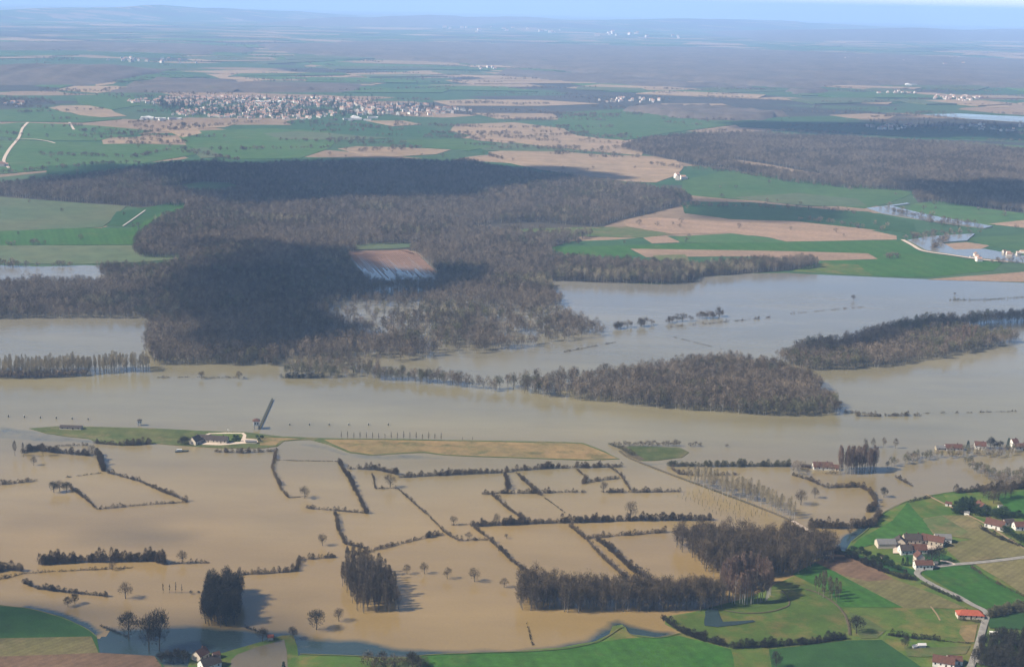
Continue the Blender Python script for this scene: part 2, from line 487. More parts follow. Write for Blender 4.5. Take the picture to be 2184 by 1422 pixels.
sheet('ploughed_field', [(-400, 1402), (0, 1400), (212, 1392), (330, 1399), (352, 1430), (370, 1560), (-400, 1560)], 'plough', nz(), jit=.4)
sheet('bank', [(392, 1460), (405, 1402), (430, 1392), (475, 1392), (530, 1376), (600, 1355), (625, 1354), (634, 1380), (642, 1470)], 'pasture', .29, jit=.6, step=6)
_pond = sheet('pond', [(488, 1480), (492, 1408), (505, 1396), (545, 1381), (606, 1364), (612, 1390), (616, 1480)], 'pond', nz(), jit=.5, step=6)
FIELDS = [
 # the strip of wheat along the bottom
 ('crop', [(900, 1398), (1000, 1393), (1150, 1389), (1260, 1372), (1330, 1362), (1450, 1356), (1560, 1385), (1575, 1440), (1580, 1500), (900, 1500)], .6),
 ('pasture', [(640, 1397), (760, 1400), (790, 1500), (645, 1500)], .6),
 ('meadow', [(790, 1404), (900, 1400), (900, 1500), (795, 1500)], .6),
 ('pasture', [(1560, 1385), (1640, 1383), (1640, 1420), (1660, 1500), (1580, 1500)], .4),
 ('darkgreen', [(1640, 1385), (1810, 1366), (1880, 1365), (1990, 1440), (2010, 1500), (1660, 1500)], .5),
 ('pasture', [(1420, 1318), (1520, 1300), (1660, 1290), (1700, 1240), (1780, 1265), (1805, 1300), (1812, 1345), (1780, 1362), (1560, 1375), (1455, 1348)], .6),
 ('crop', [(1690, 1225), (1740, 1200), (1800, 1225), (1910, 1270), (2020, 1298), (1880, 1295), (1790, 1295), (1770, 1262), (1720, 1240)], .5),
 ('stubble', [(1740, 1190), (1800, 1182), (1850, 1210), (1920, 1240), (2000, 1270), (2060, 1298), (1930, 1298), (1860, 1262), (1790, 1225)], .4),
 ('plough', [(1738, 1200), (1775, 1182), (1822, 1184), (1870, 1212), (1905, 1236), (1850, 1240), (1800, 1228)], .4),
 ('pasture', [(1795, 1298), (1880, 1296), (2040, 1300), (2080, 1330), (2078, 1366), (1930, 1350), (1840, 1340), (1815, 1320)], .5),
 ('meadow', [(1812, 1305), (1850, 1320), (1890, 1345), (1870, 1362), (1835, 1362), (1820, 1340)], .6),
 ('drygrass', [(2050, 1335), (2085, 1332), (2078, 1370), (2060, 1370), (2045, 1350)], .6),
 ('meadow', [(1930, 1384), (2070, 1378), (2060, 1395), (1970, 1402), (1935, 1400)], .4),
 ('crop', [(1905, 1110), (1935, 1072), (2010, 1056), (2040, 1090), (2000, 1110), (1975, 1122), (2000, 1142), (1950, 1145), (1870, 1160), (1810, 1176), (1830, 1152)], .5),
 ('pasture', [(1935, 1070), (2010, 1058), (2052, 1098), (1998, 1105), (1965, 1106)], .4),
 ('pasture', [(2010, 1052), (2184, 1032), (2400, 1010), (2400, 1090), (2184, 1120), (2100, 1110), (2050, 1095)], .6),
 ('crop', [(2120, 1055), (2184, 1048), (2400, 1040), (2400, 1120), (2184, 1110), (2150, 1090)], .5),
 ('stubble', [(1968, 1107), (2010, 1100), (2065, 1100), (2150, 1155), (2230, 1190), (2140, 1190), (2070, 1150), (1990, 1140)], .3),
 ('meadow', [(1968, 1109), (2010, 1101), (2065, 1135), (2050, 1143), (2000, 1143), (1985, 1130)], .3),
 ('stubble', [(2020, 1160), (2085, 1150), (2140, 1190), (2050, 1202), (2020, 1175)], .3),
 ('crop', [(1965, 1222), (1990, 1212), (2065, 1206), (2110, 1232), (2184, 1272), (2200, 1280), (2100, 1300), (2040, 1268)], .3),
 ('stubble', [(2075, 1202), (2184, 1186), (2300, 1172), (2300, 1260), (2184, 1262), (2125, 1232)], .3),
 ('stubble', [(2125, 1230), (2184, 1222), (2300, 1210), (2300, 1290), (2195, 1278)], .3),
 ('darkgreen', [(2100, 1318), (2184, 1302), (2400, 1290), (2400, 1350), (2184, 1345), (2110, 1340)], .4),
 ('darkgreen', [(1770, 1170), (1815, 1180), (1905, 1205), (1950, 1216), (1955, 1228), (1880, 1216), (1830, 1190)], .5),
 ('darkgreen', [(1925, 1185), (2000, 1180), (2030, 1190), (2010, 1206), (1985, 1212), (1950, 1210)], .4),
]
for i, (mt, pts, jit) in enumerate(FIELDS):
    nm = {'crop': 'wheat_field', 'pasture': 'pasture', 'meadow': 'meadow', 'darkgreen': 'meadow', 'stubble': 'stubble_field', 'plough': 'ploughed_field', 'drygrass': 'dry_grass_field'}[mt]
    sheet(nm, pts, mt, nz(), jit=jit, seed=20+i, step=8, skirt=.05)
# clear little pond under the round poplar ring and the ditch that leaves it
sheet('pond', [(1502, 1306), (1512, 1297), (1530, 1300), (1536, 1314), (1540, 1328), (1570, 1326), (1606, 1324), (1612, 1327), (1570, 1334), (1530, 1339), (1504, 1336)], 'clearpond', nz(), jit=.8, step=3, skirt=.05)

# lock island in the river
sheet('river_island', [(62, 914), (120, 909), (200, 911), (330, 914), (420, 919), (520, 922), (600, 931), (660, 934), (750, 936), (860, 937), (1000, 940), (1150, 942), (1242, 945), (1290, 963), (1322, 979), (1250, 982),
      (1130, 978), (1000, 974), (950, 971), (905, 965), (860, 967), (795, 972), (745, 966), (700, 949), (660, 938), (605, 941), (592, 952), (560, 956), (480, 956), (400, 951), (330, 946), (260, 951), (212, 945), (190, 936), (140, 931), (100, 925)], 'isle', .45, jit=1.5, step=9)
sheet('dry_grass_field', [(690, 938), (750, 938), (1000, 942), (1240, 947), (1288, 965), (1318, 978), (1250, 980.5), (1130, 976.5), (1000, 972.5), (950, 969.5), (905, 963), (860, 965), (795, 970), (748, 964), (712, 949)], 'drygrass', .50, jit=1.2, step=9, skirt=.05)
sheet('dry_grass_field', [(552, 934), (600, 934), (640, 936.5), (600, 940), (588, 950), (556, 950)], 'drygrass', .50, jit=1.0, step=6, skirt=.05)
sheet('dry_grass_field', [(100, 922), (160, 926), (230, 932), (260, 946), (215, 942), (190, 934), (140, 930)], 'meadow', .50, jit=1.0, step=6, skirt=.05)
sheet('river_island', [(1322, 955), (1345, 952), (1400, 953), (1450, 955), (1470, 965), (1455, 976), (1400, 982), (1370, 983), (1345, 970)], 'isle', .45, jit=1.2, step=6)
sheet('river_island', [(1318, 952), (1330, 950), (1352, 966), (1375, 980), (1365, 983), (1340, 972)], 'earth', .47, jit=.6, step=6)

# fields north of the flood, nearest first
FAR = [
 ('crop', [(1165, 527), (1420, 521), (1640, 515), (1790, 514), (1920, 512), (1960, 536), (2050, 551), (2140, 560), (2120, 577), (1985, 591), (1880, 589), (1780, 583), (1690, 577), (1760, 556), (1865, 554), (1850, 541), (1700, 536), (1345, 531), (1360, 546), (1250, 548), (1190, 552)]),
 ('pasture', [(1690, 578), (1760, 560), (1830, 565), (1860, 588), (1780, 584)]),
 ('tan', [(1345, 531), (1500, 533), (1690, 536), (1850, 541), (1872, 553), (1760, 556), (1600, 547), (1480, 547), (1380, 549)]),
 ('meadow', [(1390, 545), (1460, 543), (1475, 562), (1400, 566)]),
 ('tan', [(1330, 470), (1400, 464), (1500, 471), (1620, 476), (1700, 474), (1840, 488), (1912, 503), (1912, 511), (1790, 514), (1680, 516), (1640, 506), (1560, 497), (1440, 499), (1340, 484)]),
 ('tan', [(1370, 507), (1420, 503), (1452, 517), (1390, 520)]),
 ('greenfar', [(1440, 505), (1560, 498), (1650, 510), (1680, 517), (1450, 519)]),
 ('meadow', [(1250, 485), (1340, 484), (1440, 500), (1370, 508), (1260, 505), (1060, 490)]),
 ('tan', [(2010, 520), (2060, 517), (2110, 524), (2090, 532), (2040, 533)]),
 ('tan', [(1980, 597), (2060, 590), (2184, 580), (2700, 575), (2700, 612), (2184, 602), (2060, 599)]),
 ('greenfar', [(2060, 508), (2184, 500), (2700, 495), (2700, 540), (2184, 535), (2110, 525)]),
 ('greenfar', [(1455, 385), (1540, 366), (1680, 372), (1800, 388), (1920, 405), (1945, 413), (1900, 432), (1845, 445), (1700, 432), (1560, 425), (1455, 415)]),
 ('palefar', [(1560, 422), (1700, 412), (1830, 425), (1850, 440), (1720, 440)]),
 ('darkgreen', [(1455, 430), (1600, 432), (1760, 447), (1850, 452), (1950, 478), (1960, 500), (1830, 486), (1700, 472), (1560, 468), (1460, 455)]),
 ('greenfar', [(1945, 436), (2000, 428), (2100, 445), (2184, 455), (2700, 480), (2700, 470), (2184, 470), (2080, 486), (1990, 470), (1930, 455)]),
 ('tan', [(2110, 478), (2184, 470), (2400, 465), (2400, 490), (2184, 486)]),
 # left
 ('crop', [(-400, 498), (0, 492), (150, 486), (280, 488), (330, 455), (390, 425), (395, 445), (330, 470), (290, 500), (285, 522), (0, 524), (-400, 526)]),
 ('palefar', [(-400, 526), (0, 524), (285, 524), (380, 538), (390, 552), (300, 560), (180, 564), (0, 562), (-400, 562)]),
 ('palefar', [(-400, 425), (0, 420), (100, 428), (270, 440), (240, 465), (220, 485), (100, 490), (0, 494), (-400, 500)]),
 ('darkgreen', [(230, 482), (250, 452), (330, 440), (395, 426), (385, 440), (330, 460), (290, 484)]),
 ('greenfar', [(380, 396), (430, 388), (490, 390), (522, 402), (470, 412), (410, 412)]),
 ('palefar', [(750, 524), (800, 519), (890, 519), (895, 526), (840, 531), (760, 533)]),
 ('greenfar', [(420, 280), (560, 274), (700, 280), (720, 300), (700, 318), (640, 338), (520, 340), (450, 330), (400, 310), (380, 290)]),
 ('greenfar', [(0, 300), (200, 305), (400, 310), (420, 330), (300, 350), (150, 360), (0, 372), (-300, 372), (-300, 300)]),
 ('darkgreen', [(100, 355), (240, 348), (300, 352), (240, 368), (100, 380)]),
 ('greenfar', [(40, 262), (200, 268), (330, 280), (210, 300), (60, 300), (0, 290), (-200, 285)]),
 ('tanfar', [(215, 300), (240, 294), (370, 293), (398, 304), (300, 307), (220, 308)]),
 ('tanfar', [(345, 275), (400, 266), (510, 263), (480, 272), (420, 275), (430, 285), (390, 294)]),
 ('palefar', [(400, 318), (440, 315), (480, 335), (430, 338)]),
 ('tanfar', [(80, 235), (130, 226), (225, 225), (245, 240), (270, 248), (190, 252), (150, 240)]),
 ('tanfar', [(120, 192), (160, 184), (250, 184), (278, 192), (210, 199)]),
 ('tanfar', [(203, 172), (255, 171), (240, 180), (203, 184)]),
 ('greenfar', [(10, 170), (60, 152), (110, 158), (105, 175), (40, 182)]),
 ('greenfar', [(70, 184), (160, 168), (190, 172), (130, 188)]),
 ('tanfar', [(720, 318), (760, 313), (860, 315), (960, 320), (930, 330), (800, 338)]),
 ('palefar', [(560, 285), (640, 280), (760, 290), (840, 295), (740, 300), (600, 297)]),
 ('tanfar', [(780, 258), (860, 258), (900, 266), (840, 270)]),
 ('tanfar', [(970, 266), (1100, 262), (1200, 275), (1230, 290), (1290, 297), (1330, 310), (1375, 322), (1370, 332), (1250, 322), (1150, 310), (1040, 296), (960, 280)]),
 ('tanfar', [(1040, 325), (1120, 318), (1240, 328), (1340, 336), (1440, 342), (1460, 358), (1440, 375), (1400, 390), (1340, 388), (1250, 378), (1150, 362), (1060, 342)]),
 ('tanfar', [(1330, 286), (1395, 283), (1402, 289), (1340, 292)]),
 ('palefar', [(1000, 310), (1100, 305), (1250, 325), (1040, 322)]),
 ('greenfar', [(860, 300), (1000, 296), (1060, 312), (1000, 322), (900, 315)]),
 ('tanfar', [(925, 216), (1000, 213), (1150, 214), (1280, 222), (1150, 227), (960, 226)]),
 ('tanfar', [(1010, 242), (1180, 243), (1196, 256), (1060, 254)]),
 ('tanfar', [(440, 158), (520, 160), (640, 162), (620, 172), (540, 173), (470, 168)]),
 ('tanfar', [(1410, 222), (1540, 222), (1560, 227), (1480, 231), (1420, 229)]),
 ('tanfar', [(1770, 246), (1850, 243), (1910, 247), (1890, 255), (1810, 252)]),
 ('tanfar', [(1240, 164), (1330, 167), (1330, 169), (1240, 166)]),
 ('tanfar', [(2100, 224), (2150, 222), (2155, 231), (2105, 230)]),
 ('tanfar', [(1560, 340), (1640, 352), (1780, 378), (1800, 386), (1660, 372), (1570, 355)]),
 ('greenfar', [(1860, 296), (1980, 300), (2184, 312), (2500, 320), (2500, 330), (2184, 322), (1990, 308), (1870, 304)]),
 ('darkgreen', [(1560, 262), (1700, 262), (1840, 262), (2000, 272), (2184, 282), (2184, 300), (2000, 296), (1860, 288), (1700, 278), (1580, 272)]),
 ('greenfar', [(1200, 240), (1360, 232), (1500, 250), (1640, 252), (1560, 268), (1420, 285), (1330, 300), (1240, 282), (1180, 265)]),
 ('greenfar', [(550, 118), (650, 120), (760, 130), (900, 134), (1010, 136), (860, 146), (700, 142), (600, 132)]),
 ('greenfar', [(160, 205), (280, 200), (300, 225), (240, 235), (170, 222)]),
 ('greenfar', [(0, 235), (100, 230), (150, 245), (260, 255), (180, 262), (0, 260), (-200, 258)]),
]
_far_names = {'crop': 'wheat_field', 'greenfar': 'wheat_field', 'pasture': 'pasture', 'palefar': 'pasture', 'meadow': 'meadow', 'darkgreen': 'meadow', 'tan': 'bare_field', 'tanfar': 'bare_field'}
for i, (mt, pts) in enumerate(FAR):
    d = (G(*pts[0])).length
    sheet(_far_names[mt], pts, mt, .30+.02*i, jit=d*.0012, step=max(14, d*.008), seed=100+i, skirt=.3+.02*i)
# strips of meadow and ploughland scattered over the hazy plain
rs_ = random.Random(77)
_woods = [[(560, 98), (1092, 96), (1900, 120), (2400, 140), (2400, 195), (1900, 182), (1700, 190), (1440, 172), (1080, 142), (700, 120)], [(270, 172), (460, 168), (720, 190), (560, 200), (300, 192)], [(-100, 90), (420, 96), (560, 108), (200, 112), (-100, 108)]]
_towns = [[(260, 200), (1020, 205), (1020, 262), (280, 262)]]
for k in range(230):
    px = rs_.uniform(-60, 2240); py = 52+(px-1092)*.022+150*rs_.random()**1.3
    if any(in_poly(np.array([px]), np.array([py]), w)[0] for w in _woods+_towns): continue
    c = G(px, py); d_ = math.hypot(c.x, c.y)
    if d_ > 30000: continue
    a_ = rs_.gauss(.25, .35); L_ = rs_.uniform(150, 420)*(d_/9000)**.7; W_ = rs_.uniform(90, 260)*(d_/9000)**.9
    ux, uy = math.cos(a_), math.sin(a_); sk = rs_.uniform(-.5, .5)
    q = [(c.x+ux*u*L_-uy*v*W_+sk*v*W_, c.y+uy*u*L_+ux*v*W_) for u, v in ((-1, -1), (1, -.8+rs_.uniform(-.2, .2)), (.9, 1), (-.8, .9))]
    mt = rs_.choice(('greenfar', 'greenfar', 'palefar', 'tanfar', 'tanfar', 'palefar'))
    sheet(_far_names[mt], q, mt, 1.6+.015*k, jit=d_*.0015, step=d_*.01, seed=400+k, world=True, skirt=1.6+.015*k)
# water among the northern fields
for pts in ([(1848, 445), (1900, 440), (1990, 462), (2060, 474), (2120, 484), (2100, 488), (2020, 478), (1930, 465), (1880, 457)],
            [(1935, 514), (1990, 505), (2080, 500), (2065, 515), (2010, 519), (2035, 534), (2100, 533), (2184, 548), (2500, 560), (2500, 575), (2184, 562), (2060, 549), (1975, 535)],
            [(1965, 245), (2040, 243), (2184, 250), (2500, 255), (2500, 268), (2184, 262), (2060, 254)]):
    sheet('flood_water', pts, 'water', 1.7, jit=4, step=20, skirt=1.7)
sheet('flood_water', [(1935, 434), (1880, 442), (1882, 444), (1940, 436)], 'water', 1.75, skirt=1.7)

# clearing in the flooded forest: red plough, its furrow ridges standing out of the water lower down
sheet('ploughed_field', [(735, 538), (870, 533), (890, 546), (884, 541), (746, 544), (742, 541)], 'redplough', .5, jit=1, skirt=.3)
rv, rf = [], []
for k in range(34):
    t = k/33
    a = G(745+t*142, 543-t*2); b = G(748+t*150+46, 596-t*2)
    d = (b-a).normalized(); s_ = Vector((-d.y, d.x, 0))*(1.6+random.random()*1.2)
    bb = a+(b-a)*random.uniform(.55, 1)
    n0 = len(rv)
    for p, zz in ((a-s_, .1), (a, .75), (a+s_, .1), (bb+s_*.5, .1), (bb, .4), (bb-s_*.5, .1)): rv.append((p.x, p.y, zz))
    rf += [(n0, n0+1, n0+4, n0+5), (n0+1, n0+2, n0+3, n0+4)]
me = bpy.data.meshes.new('furrow_ridges'); me.from_pydata(rv, [], rf); me.materials.append(M['redplough']); me.update()
tag(mesh_obj('ploughed_field', me), kind='structure')

# low hills on the skyline and the wooded rise at the upper left
def hill(px0, px1, py, dist_off, height, depth, mat, seed, name='hill'):
    a, b = G(px0, py), G(px1, py)
    n, mrow = 60, 10
    V = []; F = []
    for j in range(mrow):
        for i in range(n):
            t = i/(n-1); u = j/(mrow-1)
            env = (math.sin(math.pi*t)**.6)*math.sin(math.pi*min(1, u*1.0))
            x = a.x+(b.x-a.x)*t; y = a.y+(b.y-a.y)*t+depth*(u-.1)
            h = height*env*(.55+.75*float(fbm(np.array(t*9.), np.array(u*2.), seed, 4)))
            V.append((x, y, h-1+float(drop(x, y))))
    for j in range(mrow-1):
        for i in range(n-1): F.append((j*n+i, j*n+i+1, (j+1)*n+i+1, (j+1)*n+i))
    me = np_mesh(name, V, np.array(F), [M[mat] if isinstance(mat, str) else mat], smooth=True)
    return tag(mesh_obj(name, me), kind='structure')
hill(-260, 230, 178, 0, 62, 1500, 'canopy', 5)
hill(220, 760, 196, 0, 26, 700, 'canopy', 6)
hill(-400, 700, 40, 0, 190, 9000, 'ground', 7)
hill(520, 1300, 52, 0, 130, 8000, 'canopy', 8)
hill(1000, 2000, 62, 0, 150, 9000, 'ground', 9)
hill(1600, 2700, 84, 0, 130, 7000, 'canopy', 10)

# roads and tracks
def strip(name, pts, w, mat, z, world=False, h=None):
    P = [Vector((x, y, 0)) for x, y in (pts if world else ground_poly(pts))]
    P2 = []
    for i in range(len(P)-1):
        for k in range(6):
            t = k/6
            p0 = P[max(0, i-1)]; p1 = P[i]; p2 = P[i+1]; p3 = P[min(len(P)-1, i+2)]
            P2.append(.5*((2*p1)+(p2-p0)*t+(2*p0-5*p1+4*p2-p3)*t*t+(3*p1-p0-3*p2+p3)*t**3))
    P2.append(P[-1])
    v, f = [], []
    for i, p in enumerate(P2):
        d = (P2[min(i+1, len(P2)-1)]-P2[max(i-1, 0)]).normalized(); s = Vector((-d.y, d.x, 0))*w/2
        for q, zz in ((p-s*1.5, z-(h or .1)), (p-s, z), (p+s, z), (p+s*1.5, z-(h or .1))): v.append((q.x, q.y, zz))
    for i in range(len(P2)-1):
        for k in range(3): f.append((4*i+k, 4*i+4+k, 4*i+5+k, 4*i+1+k))
    f = [q[::-1] for q in f]
    me = bpy.data.meshes.new(name); me.from_pydata(v, [], f); me.materials.append(M[mat]); me.update()
    return tag(mesh_obj(name, me), kind='structure')
strip('road', [(2400, 1160), (2184, 1190), (2090, 1201), (2030, 1206), (1985, 1212), (1962, 1218), (1956, 1226), (1970, 1238)], 3.0, 'asphalt', 1.15)
strip('tide_line', [(640, 1396), (760, 1400), (850, 1406), (910, 1398), (1000, 1394), (1100, 1391), (1200, 1385), (1270, 1371), (1302, 1354), (1330, 1338), (1345, 1354), (1400, 1361), (1450, 1352)], .6, 'meadow', .95)
strip('tide_line', [(-100, 1284), (0, 1293), (60, 1298), (130, 1317), (184, 1341), (206, 1358)], .5, 'meadow', .6)
strip('tide_line', [(2184, 1033), (2100, 1042), (2000, 1055), (1935, 1070), (1885, 1094), (1850, 1130), (1815, 1157)], .5, 'meadow', 1.0)
strip('road', [(1970, 1238), (2000, 1254), (2040, 1272), (2075, 1292), (2096, 1302), (2104, 1312), (2098, 1335), (2088, 1370), (2075, 1410), (2055, 1460)], 3.0, 'asphalt', 1.17)
strip('road', [(2072, 1408), (2110, 1418), (2184, 1430), (2300, 1450)], 3, 'asphalt', 1.13)
strip('track', [(2005, 1198), (2022, 1200), (2036, 1206)], 2.0, 'gravel', 1.19)
strip('track', [(1975, 1056), (2010, 1074), (2060, 1098), (2100, 1118), (2150, 1150), (2200, 1180)], 1.5, 'dirt', 1.05)
strip('track', [(1718, 1258), (1745, 1266), (1780, 1288), (1800, 1310), (1810, 1335), (1812, 1355)], 1.2, 'earth', 1.0)
strip('track', [(1668, 1260), (1680, 1275), (1683, 1290), (1672, 1297), (1640, 1306), (1590, 1309), (1545, 1303)], .7, 'earth', 1.0)
strip('track', [(1985, 1295), (1998, 1312), (2005, 1325)], .8, 'dirt', 1.05)
strip('causeway', [(1322, 962), (1345, 978), (1420, 1008), (1520, 1045), (1600, 1075), (1690, 1112), (1740, 1142), (1790, 1178), (1815, 1192)], 2.2, 'earth', .75, h=1.0)
strip('track', [(1690, 1112), (1740, 1142), (1790, 1178)], 2.4, 'gravel', .85)
strip('track', [(60, 262), (48, 275), (40, 295), (20, 320), (8, 345), (20, 360)], 5, 'gravel', 1.8)
strip('track', [(36, 297), (70, 298), (100, 302), (118, 307)], 4, 'gravel', 1.8)
strip('track', [(148, 262), (158, 278)], 4.5, 'gravel', 1.8)
strip('track', [(262, 484), (285, 468), (310, 450)], 2.2, 'concrete', 1.8)
strip('track', [(1925, 513), (1945, 524), (1970, 537), (2030, 546), (2100, 556), (2150, 560)], 5, 'gravel', 1.8)
# ------------------------------------------------------------------ trees
def slivers(P, D, L, W, rng):
    """Thin twig triangles: base points, directions, lengths, widths."""
    n = len(P)
    D = D/np.linalg.norm(D, axis=1, keepdims=True)
    r = rng.normal(size=(n, 3)); s = np.cross(D, r); s /= np.linalg.norm(s, axis=1, keepdims=True)+1e-9
    V = np.empty((n, 3, 3))
    V[:, 0] = P - s*W[:, None]*.5; V[:, 1] = P + s*W[:, None]*.5; V[:, 2] = P + D*L[:, None]
    return V.reshape(-1, 3)

def tree_parts(kind, seed, twigs, width):
    """Trunk-and-limb mesh data and twig triangles of one tree, base at the origin."""
    rng = np.random.default_rng(seed); rd = random.Random(seed)
    H = {'oak': 15, 'tall': 21, 'poplar': 23, 'bush': 5.5, 'young': 6, 'fir': 14, 'sapling': 3.4, 'wood': 19}[kind]
    tb = MB()
    if kind == 'poplar':
        tb.tube((0, 0, -.5), (0, 0, H*.5), .34, .22, 5); tb.tube((0, 0, H*.5), (0, 0, H*.97), .22, .05, 4)
        for k in range(9):
            z = H*(.38+.06*k); a = k*2.4; r = 1.5*(1-k/14)
            tb.tube((0, 0, z), (r*math.cos(a), r*math.sin(a), z+3.2), .09, .03, 3)
        z = H*(.34+.66*rng.random(twigs)**.9); t = (z/H-.34)/.66
        rad = (.6+1.9*np.sin(np.pi*np.clip(.12+t*.86, 0, 1)))*np.sqrt(rng.random(twigs)); a = rng.random(twigs)*6.283
        P = np.stack([rad*np.cos(a), rad*np.sin(a), z], 1)
        D = np.stack([np.cos(a)*.35, np.sin(a)*.35, np.ones(twigs)], 1)+rng.normal(size=(twigs, 3))*.22
        L = rng.uniform(1.1, 2.4, twigs)
    elif kind in ('young', 'sapling'):
        tb.tube((0, 0, -.5), (0, 0, H*.95), .12, .03, 4)
        z = H*(.3+.7*rng.random(twigs)); t = z/H
        rad = .55*(1.2-t)*rng.random(twigs)*(1 if kind == 'young' else .8); a = rng.random(twigs)*6.283
        P = np.stack([rad*np.cos(a), rad*np.sin(a), z], 1)
        D = np.stack([np.cos(a)*.4, np.sin(a)*.4, np.ones(twigs)], 1)+rng.normal(size=(twigs, 3))*.2
        L = rng.uniform(.5, 1.0, twigs)
    elif kind == 'fir':
        tb.tube((0, 0, -.5), (0, 0, H*.9), .3, .06, 5)
        z = H*(.06+.92*rng.random(twigs)**1.15); rr = 3.1*(1.02-z/H)+.15
        rad = rr*np.sqrt(rng.random(twigs)); a = rng.random(twigs)*6.283
        P = np.stack([rad*np.cos(a), rad*np.sin(a), z], 1)
        D = np.stack([np.cos(a), np.sin(a), -.15+rng.normal(size=twigs)*.3], 1)
        L = rng.uniform(.7, 1.5, twigs)
    else:
        cr = {'oak': 5.8, 'tall': 4.4, 'bush': 2.9, 'wood': 5.0}[kind]
        cz, ch = {'oak': (8.2, 6.2), 'tall': (11.6, 9.2), 'bush': (2.7, 2.7), 'wood': (10.8, 8.0)}[kind]
        tr = {'oak': .42, 'tall': .36, 'bush': .14, 'wood': .34}[kind]
        fork = cz-ch*.75
        bend = Vector((rd.uniform(-.5, .5), rd.uniform(-.5, .5), 0))
        tb.tube((0, 0, -.5), Vector((0, 0, fork))+bend, tr, tr*.75, 6)
        tb.tube(Vector((0, 0, fork))+bend, Vector((0, 0, cz+ch*.7))+bend*1.5, tr*.7, .05, 4)
        ends = []
        nl = 9 if kind != 'bush' else 6
        for k in range(nl):
            a = k*2.4+rd.uniform(-.4, .4); el = rd.uniform(-.25, .85)
            e = Vector((math.cos(a)*cr*.78*math.cos(el*1.2), math.sin(a)*cr*.78*math.cos(el*1.2), cz+ch*.8*math.sin(el*1.2)))
            s = Vector((0, 0, fork+rd.uniform(0, ch*.6)))+bend
            mid = s.lerp(e, .5)+Vector((0, 0, ch*.12))
            tb.tube(s, mid, tr*.42, tr*.25, 4); tb.tube(mid, e, tr*.25, .03, 3)
            ends.append(e)
        # twig clouds gathered round the limb ends, so that the outline is lumpy and has gaps
        C = np.array([tuple(e) for e in ends]+[(bend.x*1.5, bend.y*1.5, cz+ch*.72)])
        w = rng.random(len(C))+.5; pick = rng.choice(len(C), twigs, p=w/w.sum())
        off = rng.normal(size=(twigs, 3)); off /= np.linalg.norm(off, axis=1, keepdims=True)
        off *= (rng.random((twigs, 1))**.45)*np.array([cr*.50, cr*.50, ch*.42])
        P = C[pick]*np.array([.92, .92, 1])+off
        nf = int(twigs*.42)                                  # and a thinner fill through the whole crown
        ff = rng.normal(size=(nf, 3)); ff /= np.linalg.norm(ff, axis=1, keepdims=True); ff *= rng.random((nf, 1))**.38*np.array([cr*.95, cr*.95, ch*.98])
        P[:nf] = ff+np.array([0, 0, cz]); P[:, 2] = np.maximum(P[:, 2], .3)
        D = P-np.array([0, 0, fork]); D[:, 2] += ch*.35; D = D/np.linalg.norm(D, axis=1, keepdims=True)+rng.normal(size=(twigs, 3))*.45
        L = rng.uniform(.9, 2.0, twigs)*{'oak': 1, 'tall': 1, 'bush': .6, 'wood': 1.15}[kind]
    W = rng.uniform(.7, 1.3, twigs)*width
    return tb, slivers(P, D, L, W, rng)

def crown_mesh(name, V, mat):
    return np_mesh(name, V, np.arange(len(V)).reshape(-1, 3), [mat])

PROTO = {}
def proto(key, kind, twig, bark, n=2, twigs=420, width=.20, seed=0):
    """Trunk and crown mesh data for things one can tell apart."""
    out = []
    for k in range(n):
        tb, V = tree_parts(kind, seed+k*17+3, twigs, width)
        tm = bpy.data.meshes.new('trunk'); tm.from_pydata(tb.v, [], tb.f); tm.materials.append(M[bark]); tm.update()
        out.append((tm, crown_mesh('crown', V, M[twig])))
    PROTO[key] = out

def single(key, kind, twig, bark, n=3, twigs=170, width=.42, seed=50):
    """One mesh per tree, for masses of trees: unlinked sources of the instances in a wood."""
    out = []
    for k in range(n):
        tb, V = tree_parts(kind, seed+k*29, twigs, width)
        nb = len(tb.v); tri = np.arange(len(V)).reshape(-1, 3)+nb
        tf = [f for f in tb.f if len(f) == 4]
        f3 = np.array([f for f in tb.f if len(f) == 3]) if any(len(f) == 3 for f in tb.f) else np.zeros((0, 3), int)
        me = np_mesh('woodland_tree', np.concatenate([np.array(tb.v), V]), [np.array(tf), f3, tri] if len(f3) else [np.array(tf), tri], [M[bark], M[twig]],
                     [0]*len(tf)+[0]*len(f3)+[1]*len(tri))
        out.append(bpy.data.objects.new('woodland_tree', me))
    PROTO[key] = out

def place_tree(key, x, y, s, label, group=None, name='bare_tree', cat='tree', z=0.15, v=None, zs=1.0):
    tm, cm = random.choice(PROTO[key]) if v is None else PROTO[key][v % len(PROTO[key])]
    e = empty(name, (x, y, z), random.uniform(0, 6.28))
    e.scale = (s*random.uniform(.86, 1.16), s*random.uniform(.86, 1.16), s*zs*random.uniform(.88, 1.14))
    tag(e, label, cat, group)
    mesh_obj('trunk', tm, e); mesh_obj('crown', cm, e)
    return e

proto('oak', 'oak', 'twig', 'barkdark', 4, 900, .20)
proto('oakdark', 'oak', 'twigdark', 'barkdark', 2, 1100, .26, 31)
proto('tall', 'tall', 'twig', 'bark', 4, 800, .22, 61)
proto('talldark', 'tall', 'twigdark', 'barkdark', 2, 1000, .30, 71)
proto('poplar', 'poplar', 'twigred', 'barkpale', 3, 560, .22, 81)
proto('poplarbrown', 'poplar', 'twig', 'bark', 3, 560, .22, 91)
proto('poplaryellow', 'poplar', 'twigyellow', 'barkpale', 3, 480, .20, 101)
proto('young', 'young', 'twig', 'barkdark', 2, 60, .2, 111)
proto('sapling', 'sapling', 'twig', 'barkdark', 2, 24, .14, 116)
proto('bush', 'bush', 'twig', 'barkdark', 3, 340, .20, 121)
proto('bushdark', 'bush', 'twigdark', 'barkdark', 2, 420, .24, 131)
proto('bushgreen', 'bush', 'bushgreen', 'barkdark', 2, 520, .32, 141)
